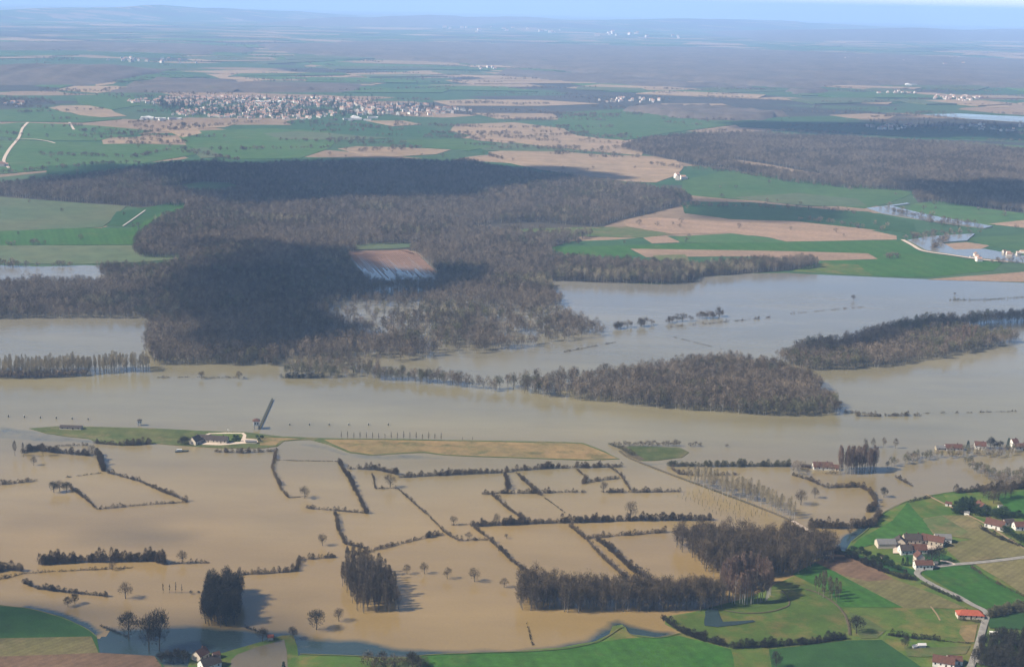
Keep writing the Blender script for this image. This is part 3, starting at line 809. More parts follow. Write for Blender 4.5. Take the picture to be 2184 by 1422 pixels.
proto('fir', 'fir', 'evergreen', 'barkdark', 2, 900, .34, 151)
single('w_wood', 'wood', 'twigfar', 'barkpale', 6, 230, .44)
single('w_pale', 'tall', 'twigyellow', 'barkpale', 2, 200, .36, 57)
single('w_dusk', 'wood', 'twig', 'bark', 3, 260, .46, 58)
single('w_woodnear', 'tall', 'twig', 'bark', 4, 560, .28, 60)
single('w_woodred', 'poplar', 'twigred', 'barkpale', 2, 260, .34, 70)
single('w_poplarb', 'poplar', 'twig', 'bark', 2, 240, .3, 75)
single('w_yellow', 'poplar', 'twigyellow', 'barkpale', 3, 260, .32, 80)
single('w_olive', 'wood', 'twigolive', 'bark', 3, 300, .46, 85)
single('w_bush', 'bush', 'twigfar', 'barkdark', 3, 90, .5, 90)
single('w_dark', 'tall', 'twigdark', 'barkdark', 2, 700, .34, 95)
single('w_ever', 'fir', 'evergreen', 'barkdark', 2, 200, .7, 99)

def wood(name, points, keys, label, cat, z=0.1, smin=.75, smax=1.2, seed=1, weights=None):
    """A wood that reads as one mass: one object whose trees are instances on its points."""
    pts = np.asarray(points, dtype=float)
    rng = np.random.default_rng(seed)
    n = len(pts)
    me = bpy.data.meshes.new(name)
    me.vertices.add(n)
    zz = z+drop(pts[:, 0], pts[:, 1])
    me.vertices.foreach_set('co', np.stack([pts[:, 0], pts[:, 1], zz], 1).astype(np.float32).ravel())
    big = fbm(pts[:, 0]/60, pts[:, 1]/60, seed)
    for nm, val in (('rot', rng.random(n)*6.283), ('scl', (smin+(smax-smin)*rng.random(n))*(.78+.44*big))):
        a = me.attributes.new(nm, 'FLOAT', 'POINT'); a.data.foreach_set('value', val.astype(np.float32))
    src = [o for k in keys for o in PROTO[k]]
    w = np.ones(len(src)) if weights is None else np.concatenate([np.full(len(PROTO[k]), ww) for k, ww in zip(keys, weights)])
    # kinds gather in patches
    pn = fbm(pts[:, 0]/90+5, pts[:, 1]/90+9, seed+3); pn = np.argsort(np.argsort(pn+rng.random(n)*.45))/n
    cw = np.cumsum(w)/w.sum()
    idx = np.searchsorted(cw, np.clip(pn, 0, .9999))
    a = me.attributes.new('idx', 'INT', 'POINT'); a.data.foreach_set('value', idx.astype(np.int32))
    o = mesh_obj(name, me)
    ng = bpy.data.node_groups.new(name, 'GeometryNodeTree')
    ng.interface.new_socket('Geometry', in_out='INPUT', socket_type='NodeSocketGeometry')
    ng.interface.new_socket('Geometry', in_out='OUTPUT', socket_type='NodeSocketGeometry')
    N, L = ng.nodes, ng.links
    gi, go = N.new('NodeGroupInput'), N.new('NodeGroupOutput')
    m2p = N.new('GeometryNodeMeshToPoints'); L.new(gi.outputs[0], m2p.inputs[0])
    iop = N.new('GeometryNodeInstanceOnPoints'); L.new(m2p.outputs[0], iop.inputs['Points'])
    jn = N.new('GeometryNodeJoinGeometry')
    for s in reversed(src):
        oi = N.new('GeometryNodeObjectInfo'); oi.inputs['Object'].default_value = s; oi.inputs['As Instance'].default_value = True
        L.new(oi.outputs['Geometry'], jn.inputs[0])
    L.new(jn.outputs[0], iop.inputs['Instance']); iop.inputs['Pick Instance'].default_value = True
    def attr(nm, typ):
        a = N.new('GeometryNodeInputNamedAttribute'); a.data_type = typ; a.inputs[0].default_value = nm
        return a.outputs[0]
    L.new(attr('idx', 'INT'), iop.inputs['Instance Index'])
    cx = N.new('ShaderNodeCombineXYZ'); L.new(attr('rot', 'FLOAT'), cx.inputs[2])
    L.new(cx.outputs[0], iop.inputs['Rotation'])
    L.new(attr('scl', 'FLOAT'), iop.inputs['Scale'])
    L.new(iop.outputs[0], go.inputs[0])
    md = o.modifiers.new('trees', 'NODES'); md.node_group = ng
    return tag(o, label, cat, kind='stuff')

def scatter(px, spacing, seed=1, holes=(), thin=None, jitter=.48, rows=None):
    """Points about SPACING metres apart inside a polygon given in photo pixels on the ground."""
    poly = ground_poly(px); rng = np.random.default_rng(seed)
    xs = [p[0] for p in poly]; ys = [p[1] for p in poly]
    gx = np.arange(min(xs), max(xs), spacing); gyy = np.arange(min(ys), max(ys), spacing)
    X, Y = np.meshgrid(gx, gyy)
    X = X+rng.uniform(-jitter, jitter, X.shape)*spacing; Y = Y+rng.uniform(-jitter, jitter, Y.shape)*spacing
    if rows is not None:
        c, s = math.cos(rows), math.sin(rows); mx, my = np.mean(xs), np.mean(ys)
        X, Y = mx+(X-mx)*c-(Y-my)*s, my+(X-mx)*s+(Y-my)*c
    x, y = X.ravel(), Y.ravel()
    wob = spacing*.9
    k = in_poly(x+(vnoise(x/25, y/25, seed)-.5)*wob*2, y+(vnoise(x/25+9, y/25, seed)-.5)*wob*2, poly)
    for h in holes: k &= ~in_poly(x, y, ground_poly(h))
    if thin is not None: k &= rng.random(len(x)) < thin(x, y)
    return np.stack([x[k], y[k]], 1)

# --- the great forest across the river
CLEAR = [[(375, 398), (430, 390), (495, 392), (528, 404), (470, 415), (405, 415)],
         [(735, 540), (870, 534), (895, 546), (940, 592), (930, 612), (790, 612), (750, 572)],
         [(748, 527), (800, 522), (900, 522), (905, 534), (760, 540)],
         [(985, 495), (1040, 478), (1150, 474), (1270, 486), (1260, 504), (1160, 506), (1060, 500)]]
FOREST = [(-200, 405), (0, 400), (130, 388), (240, 376), (310, 362), (450, 350), (520, 358), (640, 354), (900, 352), (1010, 350), (1070, 366), (1190, 380), (1330, 398), (1450, 412), (1480, 432), (1400, 452), (1320, 470), (1270, 486),
          (1260, 505), (1180, 527), (1175, 550), (1250, 560), (1370, 566), (1480, 572), (1600, 562), (1745, 562), (1740, 572), (1600, 583), (1490, 591), (1480, 603), (1400, 607), (1290, 604), (1165, 600), (1180, 625), (1204, 655), (1170, 662), (1240, 688), (1295, 705), (1290, 716), (1200, 731),
          (1100, 746), (960, 762), (860, 772), (795, 780), (640, 776), (575, 782), (560, 778), (316, 780), (311, 679), (150, 680), (-200, 684), (-200, 612), (0, 612), (230, 606), (215, 590), (205, 580), (300, 576), (400, 568), (385, 552), (290, 548), (288, 515), (330, 478), (400, 452),
          (395, 440), (270, 440), (130, 430), (0, 420), (-200, 418)]
_fl = ground_poly([(575, 800), (620, 720), (680, 650), (840, 620), (1000, 640), (1200, 655), (1320, 690), (1310, 720), (800, 800)])
def thin_flood(x, y):
    sd = sdist(x, y, _fl); n = fbm(x/70, y/70, 44)
    return np.where(sd > 0, np.clip(.30+.75*(n-.42)*2.6, .12, .9), 1.0)
near = scatter(FOREST, 5.5, 11, CLEAR, thin_flood)
fy = near[:, 1]
keep = (fy < 2300) | (RNG.random(len(near)) < .62)
near = near[keep]
wood('forest', near, ['w_wood', 'w_dusk', 'w_olive', 'w_pale'], 'vast leafless grey-brown forest across the river, its near side flooded', 'forest', seed=3, weights=[1, .8, .25, .16], smin=.5, smax=.92)
# forest floor where the flood does not reach
sheet('forest_floor', [(-200, 400), (240, 374), (520, 356), (1010, 348), (1190, 378), (1450, 410), (1480, 432), (1320, 472), (1180, 527), (1165, 560), (1175, 600), (1040, 600), (940, 560), (900, 535), (735, 535), (720, 560), (560, 572), (420, 566), (385, 552), (290, 548), (288, 515), (330, 478), (400, 452), (270, 440), (0, 420), (-200, 418)], 'leaf', .16, jit=4, step=25, skirt=.1)
sheet('forest_floor', [(1175, 548), (1370, 566), (1480, 572), (1600, 562), (1745, 562), (1740, 572), (1600, 583), (1490, 591), (1480, 603), (1290, 604), (1170, 598)], 'leaf', .19, jit=2, step=20, skirt=.1)
# flooded osier strip in front of the forest
pts = scatter([(595, 806), (600, 792), (700, 776), (800, 782), (812, 806), (700, 808)], 6.0, 13, thin=lambda x, y: .75+0*x)
wood('willow_carr', pts, ['w_olive', 'w_wood'], 'flooded willow scrub on the far river bank, yellowish grey', 'wood', smin=.45, smax=.8, seed=4)
pts = np.concatenate([scatter([(795, 800), (950, 815), (1075, 830), (1060, 836), (940, 822), (795, 812)], 4.4, 14, thin=lambda x, y: .75+0*x)])
wood('willow_belt', pts, ['w_wood', 'w_olive'], 'thin flooded tree belt leading along the river to the wooded island', 'wood', smin=.45, smax=.85, seed=5)
# pale poplar belt on the left bank
pts = scatter([(-60, 805), (-60, 786), (314, 782), (316, 792), (180, 801), (60, 806)], 4.0, 15, thin=lambda x, y: .8+0*x)
wood('poplar_belt', pts, ['w_yellow'], 'pale yellowish poplar belt standing in the flood on the far bank', 'wood', smin=.45, smax=.78, seed=6)
pts = scatter([(-60, 808), (-60, 800), (180, 799), (185, 803), (60, 808)], 3.4, 16)
wood('bank_scrub', pts, ['w_bush'], 'dark scrub under the pale poplar belt on the far bank', 'scrub', smin=.9, smax=1.4, seed=7)
# wooded islands
pts = scatter([(1070, 822), (1120, 814), (1250, 808), (1400, 792), (1480, 780), (1560, 776), (1640, 786), (1690, 800), (1725, 812), (1755, 840), (1798, 886), (1690, 888), (1560, 885), (1400, 870), (1200, 852), (1075, 832)], 5.2, 17,
              thin=lambda x, y: np.clip(.55+(x-60)/220, .5, 1))
wood('island_wood', pts, ['w_wood', 'w_dusk', 'w_olive'], 'rounded brown wood on the long river island, pointed at its west end', 'wood', smin=.55, smax=.9, seed=8, weights=[1, .8, .2])
pts = scatter([(1652, 762), (1700, 750), (1790, 736), (1850, 714), (1930, 698), (2060, 686), (2184, 678), (2300, 672), (2300, 683), (2184, 688), (2090, 695), (2040, 706), (2100, 716), (2150, 722), (2178, 731), (2120, 744), (2000, 764), (1900, 781), (1742, 793), (1680, 780)], 5.4, 18)
wood('island_wood', pts, ['w_wood', 'w_olive', 'w_woodred'], 'curved island wood with pale middle and red-brown front edge', 'wood', smin=.55, smax=.9, seed=9, weights=[1, .55, .1])
# forests to the north-east and north
F2 = [(1385, 300), (1480, 292), (1640, 292), (1840, 300), (2000, 310), (2184, 324), (2700, 340), (2700, 480), (2184, 455), (2060, 440), (1955, 432), (1950, 420), (1960, 408), (1800, 402), (1660, 386), (1580, 366), (1480, 352), (1400, 334), (1320, 318)]
F2H = [[(1560, 340), (1640, 352), (1780, 378), (1800, 386), (1660, 372), (1570, 355)]]
pts = scatter(F2, 8.2, 19, F2H)
wood('forest', pts, ['w_wood', 'w_dusk'], 'broad purple-brown forest north-east of the river beyond the green fields', 'forest', smin=.65, smax=1.0, seed=10)
sheet('forest_floor', F2, 'leaf', .17, jit=4, step=30, skirt=.1)

def canopy(px, h, cell, seed, label):
    """Closed canopy of a far forest, as one uneven surface with sides."""
    poly = ground_poly(px)
    xs = [p[0] for p in poly]; ys = [p[1] for p in poly]
    gx = np.arange(min(xs)-cell, max(xs)+cell*2, cell); gyy = np.arange(min(ys)-cell*2, max(ys)+cell*4, cell*2)
    X, Y = np.meshgrid(gx, gyy)
    rng = np.random.default_rng(seed)
    X = X+rng.uniform(-.3, .3, X.shape)*cell; Y = Y+rng.uniform(-.3, .3, Y.shape)*cell*2
    sd = sdist(X, Y, poly)+(fbm(X/300, Y/300, seed)-.5)*200
    Z = np.where(sd > 0, h*(.75+.5*rng.random(X.shape)), -1.0)
    idx = np.arange(X.size).reshape(X.shape)
    q = np.stack([idx[:-1, :-1], idx[:-1, 1:], idx[1:, 1:], idx[1:, :-1]], -1).reshape(-1, 4)
    q = q[(Z.ravel()[q] > 0).any(1)]
    used = np.unique(q); remap = np.zeros(X.size, int); remap[used] = np.arange(len(used))
    V = np.stack([X.ravel(), Y.ravel(), Z.ravel()+drop(X, Y).ravel()], -1)[used]
    return tag(mesh_obj('forest', np_mesh('forest', V, remap[q], [M['canopy']])), label, 'forest', kind='stuff')
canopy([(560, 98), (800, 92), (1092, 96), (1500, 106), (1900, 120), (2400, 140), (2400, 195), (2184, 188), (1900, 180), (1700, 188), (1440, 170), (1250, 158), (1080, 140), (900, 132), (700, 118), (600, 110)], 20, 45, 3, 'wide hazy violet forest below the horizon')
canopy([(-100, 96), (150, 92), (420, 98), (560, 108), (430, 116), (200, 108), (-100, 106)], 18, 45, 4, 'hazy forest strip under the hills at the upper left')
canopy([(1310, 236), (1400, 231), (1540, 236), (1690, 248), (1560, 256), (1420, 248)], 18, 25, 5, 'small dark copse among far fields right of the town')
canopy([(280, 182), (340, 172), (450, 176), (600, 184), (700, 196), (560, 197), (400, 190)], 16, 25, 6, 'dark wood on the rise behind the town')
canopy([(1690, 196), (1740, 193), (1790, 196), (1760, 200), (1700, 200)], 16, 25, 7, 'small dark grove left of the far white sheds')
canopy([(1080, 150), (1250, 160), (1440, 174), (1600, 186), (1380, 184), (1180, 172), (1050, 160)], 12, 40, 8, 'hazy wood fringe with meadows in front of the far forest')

# hedges and copses of the distance: one loose mass
hp = []
rg = random.Random(5)
def far_line(px, n, spread=0.0):
    w = ground_poly(px)
    seg = [math.hypot(w[i+1][0]-w[i][0], w[i+1][1]-w[i][1]) for i in range(len(w)-1)]
    tot = sum(seg); n = n or int(tot/7)
    for k in range(n):
        t = rg.random()*tot
        for i, s in enumerate(seg):
            if t <= s: break
            t -= s
        u = t/s
        hp.append((w[i][0]+(w[i+1][0]-w[i][0])*u+rg.gauss(0, 1+spread), w[i][1]+(w[i+1][1]-w[i][1])*u+rg.gauss(0, 1+spread)))
for px in ([(0, 395), (120, 382), (240, 378)], [(60, 330), (170, 333), (260, 336)], [(280, 338), (360, 322), (400, 320)], [(170, 291), (240, 288), (330, 282), (470, 268)],
           [(0, 372), (100, 362), (220, 352), (300, 350)], [(380, 325), (430, 330), (520, 345)], [(230, 306), (300, 308), (398, 305)], [(690, 300), (780, 298), (830, 300)], [(740, 308), (800, 306), (870, 308)],
           [(790, 318), (860, 315), (900, 318)], [(930, 270), (1010, 272)], [(1030, 330), (1080, 342)], [(1180, 330), (1240, 326), (1290, 330), (1340, 334)], [(1250, 335), (1370, 337)],
           [(1380, 350), (1460, 360)], [(1480, 360), (1560, 368), (1700, 390)], [(1700, 392), (1790, 400), (1880, 404)], [(1460, 440), (1600, 442), (1760, 450), (1830, 456)], [(1700, 470), (1790, 478), (1840, 488)],
           [(1880, 446), (1990, 476), (2060, 486), (2130, 490)], [(1960, 462), (2080, 482)], [(1940, 512), (1990, 500), (2080, 498)], [(1985, 535), (2010, 515), (2030, 500)], [(1180, 524), (1250, 518)], [(0, 524), (95, 522)],
           [(1880, 552), (1930, 550)], [(2090, 560), (2184, 560)], [(990, 498), (1060, 492), (1150, 490), (1200, 494)], [(0, 568), (60, 570), (180, 567)], [(1270, 250), (1180, 244)], [(1330, 300), (1400, 310), (1430, 318)]):
    far_line(px, None, 2.5)
for k in range(420):                                     # hedge lines and copses scattered through the far plain
    px, py = rg.uniform(-50, 2240), 330-240*rg.random()**.8
    py += (px-1092)*.02
    a = G(px, py); L = rg.uniform(60, 340); ang = rg.gauss(.1, .5)
    for j in range(int(L/9)):
        t = rg.uniform(-.5, .5)*L
        hp.append((a.x+math.cos(ang)*t+rg.gauss(0, 3), a.y+math.sin(ang)*t+rg.gauss(0, 3)))
for k in range(220):                                     # single trees in the meadows
    px, py = rg.uniform(-50, 2240), rg.uniform(250, 520)
    a = G(px, py); hp.append((a.x, a.y))
wood('distant_hedges', hp, ['w_bush'], 'dark hedge lines and bushes scattered over the distant fields', 'hedge', smin=1.0, smax=2.1, seed=12)
# --- groves in the foreground: the nearest trees one by one, the rest of each grove as a mass
def grove(px, spacing, key, mass_key, n_single, label, group, mass_name, mass_label, name='bare_tree', s=(.85, 1.15), seed=1, thin=None, rows=None, holes=(), jitter=.4):
    pts = scatter(px, spacing, seed, holes, thin, jitter, rows)
    pts = pts[np.argsort(pts[:, 1])]
    for x, y in pts[:n_single]:
        place_tree(key, x, y, s[0]+(s[1]-s[0])*random.betavariate(2.2, 1.6), label, group, name, z=.25)
    if len(pts) > n_single:
        wood(mass_name, pts[n_single:], [mass_key], mass_label, 'wood', z=.25, smin=s[0], smax=s[1], seed=seed)
    return pts
grove([(735, 1200), (775, 1196), (800, 1215), (835, 1240), (858, 1305), (835, 1311), (757, 1314), (735, 1250)], 3.7, 'poplarbrown', 'w_poplarb', 110,
      'one of the slender brown trees crowded in the slanting flooded grove', 'trees of the slanting flooded grove', 'slanting_grove', 'rear of the brown slanting grove standing in flood water', 'poplar_tree', (.42, .76), 201)
grove([(1100, 1302), (1102, 1262), (1180, 1262), (1300, 1270), (1420, 1268), (1520, 1275), (1535, 1290), (1500, 1305), (1405, 1308), (1200, 1304)], 4.5, 'tall', 'w_woodnear', 140,
      'one of the bare grey-brown trees in the long flooded wood', 'trees of the long flooded wood', 'long_wood', 'rear of the long flooded wood above the tan shallows', 'bare_tree', (.62, 1.05), 202)
grove([(1440, 1165), (1520, 1150), (1640, 1158), (1740, 1165), (1800, 1184), (1740, 1212), (1690, 1226), (1640, 1236), (1560, 1236), (1525, 1232), (1470, 1190)], 5.0, 'tall', 'w_woodnear', 60,
      'one of the bare trees on the near edge of the broad dark wood', 'trees on the edge of the broad wood', 'broad_wood', 'broad dark bare wood between flooded field and ploughed slope', 'bare_tree', (.62, 1.1), 203)
# the ring of tall red poplars round a small clearing
for k in range(46):
    a = 2*math.pi*k/46
    p = G(1592+math.cos(a)*50, 1268-math.sin(a)*22)
    place_tree('poplar', p.x+random.uniform(-1, 1), p.y+random.uniform(-1, 1), random.uniform(.82, 1.0), 'one of the reddish poplars with pale trunks ringing a small clearing', 'poplars of the ring', 'poplar_tree', z=.3)
pts = scatter([(1728, 1262), (1745, 1252), (1795, 1272), (1780, 1286)], 5.0, 205, jitter=.15, rows=.3)
for x, y in pts: place_tree('poplarbrown', x, y, random.uniform(.5, .65), 'one of the slim young poplars planted in rows on the green slope', 'young poplars on the slope', 'poplar_tree', z=.6)
grove([(1785, 1010), (1800, 1000), (1870, 998), (1882, 1006), (1870, 1011), (1800, 1014)], 3.7, 'poplar', 'w_woodred', 60,
      'one of the tall reddish poplars in the clump beside the flooded house', 'poplars beside the flooded house', 'poplar_clump', 'rear of the reddish poplar clump beside the flooded house', 'poplar_tree', (.7, .95), 206)
grove([(1455, 1025), (1500, 1022), (1600, 1055), (1700, 1100), (1690, 1112), (1620, 1082), (1520, 1046)], 4.8, 'poplaryellow', 'w_yellow', 70,
      'one of the pale budding poplars along the flooded causeway', 'poplars along the causeway', 'causeway_poplars', 'pale budding poplars behind the flooded causeway', 'poplar_tree', (.5, .72), 207)
pts = scatter([(1435, 1052), (1530, 1049), (1655, 1106), (1640, 1111), (1560, 1111), (1500, 1090)], 5.2, 208, jitter=.22, rows=.5)
pts = pts[np.argsort(pts[:, 1])]
for x, y in pts[:260]: place_tree('sapling', x, y, random.uniform(.5, .95), 'one of the thin saplings of the young plantation standing in water', 'saplings of the flooded plantation', 'sapling')
grove([(2088, 1400), (2090, 1378), (2140, 1375), (2250, 1372), (2250, 1440), (2150, 1450), (2085, 1425)], 4.4, 'talldark', 'w_dark', 40,
      'one of the dark trees in the wood beside the lane at lower right', 'trees of the lane wood', 'lane_wood', 'dark dense wood beside the lane at the lower right corner', 'bare_tree', (.45, .6), 209)
# dense dark block of trees
grove([(440, 1332), (444, 1262), (500, 1262), (516, 1300), (515, 1332), (470, 1336)], 3.9, 'talldark', 'w_dark', 60,
      'one of the dark trees in the dense black block in the flood', 'trees of the black block', 'black_grove', 'rear of the dense black block of trees in the flood', 'bare_tree', (.62, 1.0), 210)
# wooded strips on the right
pts = scatter([(1885, 1004), (1930, 990), (2030, 978), (2130, 974), (2260, 968), (2260, 958), (2120, 964), (2000, 968), (1900, 986)], 4.6, 211, thin=lambda x, y: .8+0*x)
wood('riverside_thicket', pts, ['w_wood', 'w_olive'], 'bushy brown thicket along the river in front of the small white houses', 'thicket', smin=.3, smax=.5, seed=21)
pts = scatter([(2055, 988), (2075, 990), (2140, 1015), (2200, 1018), (2260, 1020), (2260, 1044), (2180, 1045), (2120, 1042), (2090, 1015)], 4.6, 212)
wood('field_thicket', pts, ['w_wood', 'w_olive'], 'dense brown thicket between two flooded fields at the right edge', 'thicket', smin=.3, smax=.55, seed=22)
pts = scatter([(1685, 1012), (1690, 998), (1735, 998), (1790, 1008), (1790, 1012), (1720, 1016)], 4.0, 213, thin=lambda x, y: .6+0*x)
wood('house_thicket', pts, ['w_wood', 'w_bush'], 'loose scrub round the flooded house left of the poplar clump', 'thicket', smin=.35, smax=.6, seed=23)

# --- hedges
def hedge(px, h, label, w=2.4, dens=1.0, mat='twig', gap=0.0, name='hedgerow', seed=None, z=.15):
    seed = seed or (int(px[0][0]*13+px[0][1]*7) % 9973)
    rng = np.random.default_rng(seed)
    P = np.array(densify(ground_poly(px), 6, 1.2, seed, closed=False))
    seg = np.hypot(*(P[1:]-P[:-1]).T); cum = np.concatenate([[0], np.cumsum(seg)]); T = cum[-1]
    # single shrubs of very different size, standing in a low ragged line
    ns = max(6, int(T/.95*dens))
    ts = rng.random(ns)*T
    ts = ts[fbm(ts/7, ts*0+5, seed, 2) > gap]; ns = len(ts)
    wave = .35+.75*fbm(ts/11, ts*0+3, seed, 3)
    hs = h*np.clip((.12+.85*wave)*rng.lognormal(-.22, .34, ns), .2, 1.3)
    rs = np.clip(hs*.40*rng.uniform(.7, 1.3, ns), .55, w*.55)
    tb_ = rng.random(int(T/.55))*T; tb_ = tb_[fbm(tb_/7, tb_*0+5, seed, 2) > (gap*.6 if gap < .18 else gap+.06)]                # low growth that closes the line
    ts = np.concatenate([ts, tb_]); hs = np.concatenate([hs, h*rng.uniform(.22, .48, len(tb_))]); rs = np.concatenate([rs, rng.uniform(.5, .9, len(tb_))]); ns = len(ts)
    i = np.clip(np.searchsorted(cum, ts)-1, 0, len(seg)-1); u = (ts-cum[i])/np.maximum(seg[i], 1e-6)
    C = P[i]+(P[i+1]-P[i])*u[:, None]+rng.normal(size=(ns, 2))*w*.15
    cnt = np.maximum(9, (17*hs*rs)).astype(int)
    j = np.repeat(np.arange(ns), cnt); n = len(j)
    a_ = rng.random(n)*6.283; q = rng.random(n)**.7; zf = rng.random(n)**.85
    rad = rs[j]*np.sqrt(rng.random(n))*np.sin(np.pi*np.clip(.18+.75*zf, 0, 1))
    Pn = np.stack([C[j, 0]+rad*np.cos(a_), C[j, 1]+rad*np.sin(a_), hs[j]*zf*.86], 1)
    D = np.stack([np.cos(a_)*.45, np.sin(a_)*.45, np.full(n, .9)], 1)+rng.normal(size=(n, 3))*.35
    L = rng.uniform(.4, 1.1, n)*np.clip(hs[j]/4, .5, 1.6); W = rng.uniform(.12, .30, n)
    cen = P.mean(0); Pn[:, :2] -= cen
    o = mesh_obj(name, crown_mesh('twigs', slivers(Pn, D, L, W, rng), M[mat]))
    o.location = (cen[0], cen[1], z)
    tag(o, label, 'hedge')
    sb = MB()
    for k in range(max(3, int(T/4))):
        tt = rng.random()*T
        if fbm(np.array([tt/7]), np.array([5.]), seed, 2)[0] <= gap: continue
        j = min(max(np.searchsorted(cum, tt)-1, 0), len(seg)-1); c = P[j]+(P[j+1]-P[j])*((tt-cum[j])/max(seg[j], 1e-6))-cen
        b = rng.normal(size=2)*.5
        sb.tube((c[0]+b[0], c[1]+b[1], -.4), (c[0]+b[0]*2, c[1]+b[1]*2, h*.7), .13, .04, 3)
    if sb.v: sb.build('stems', M['barkdark'], o)
    return o
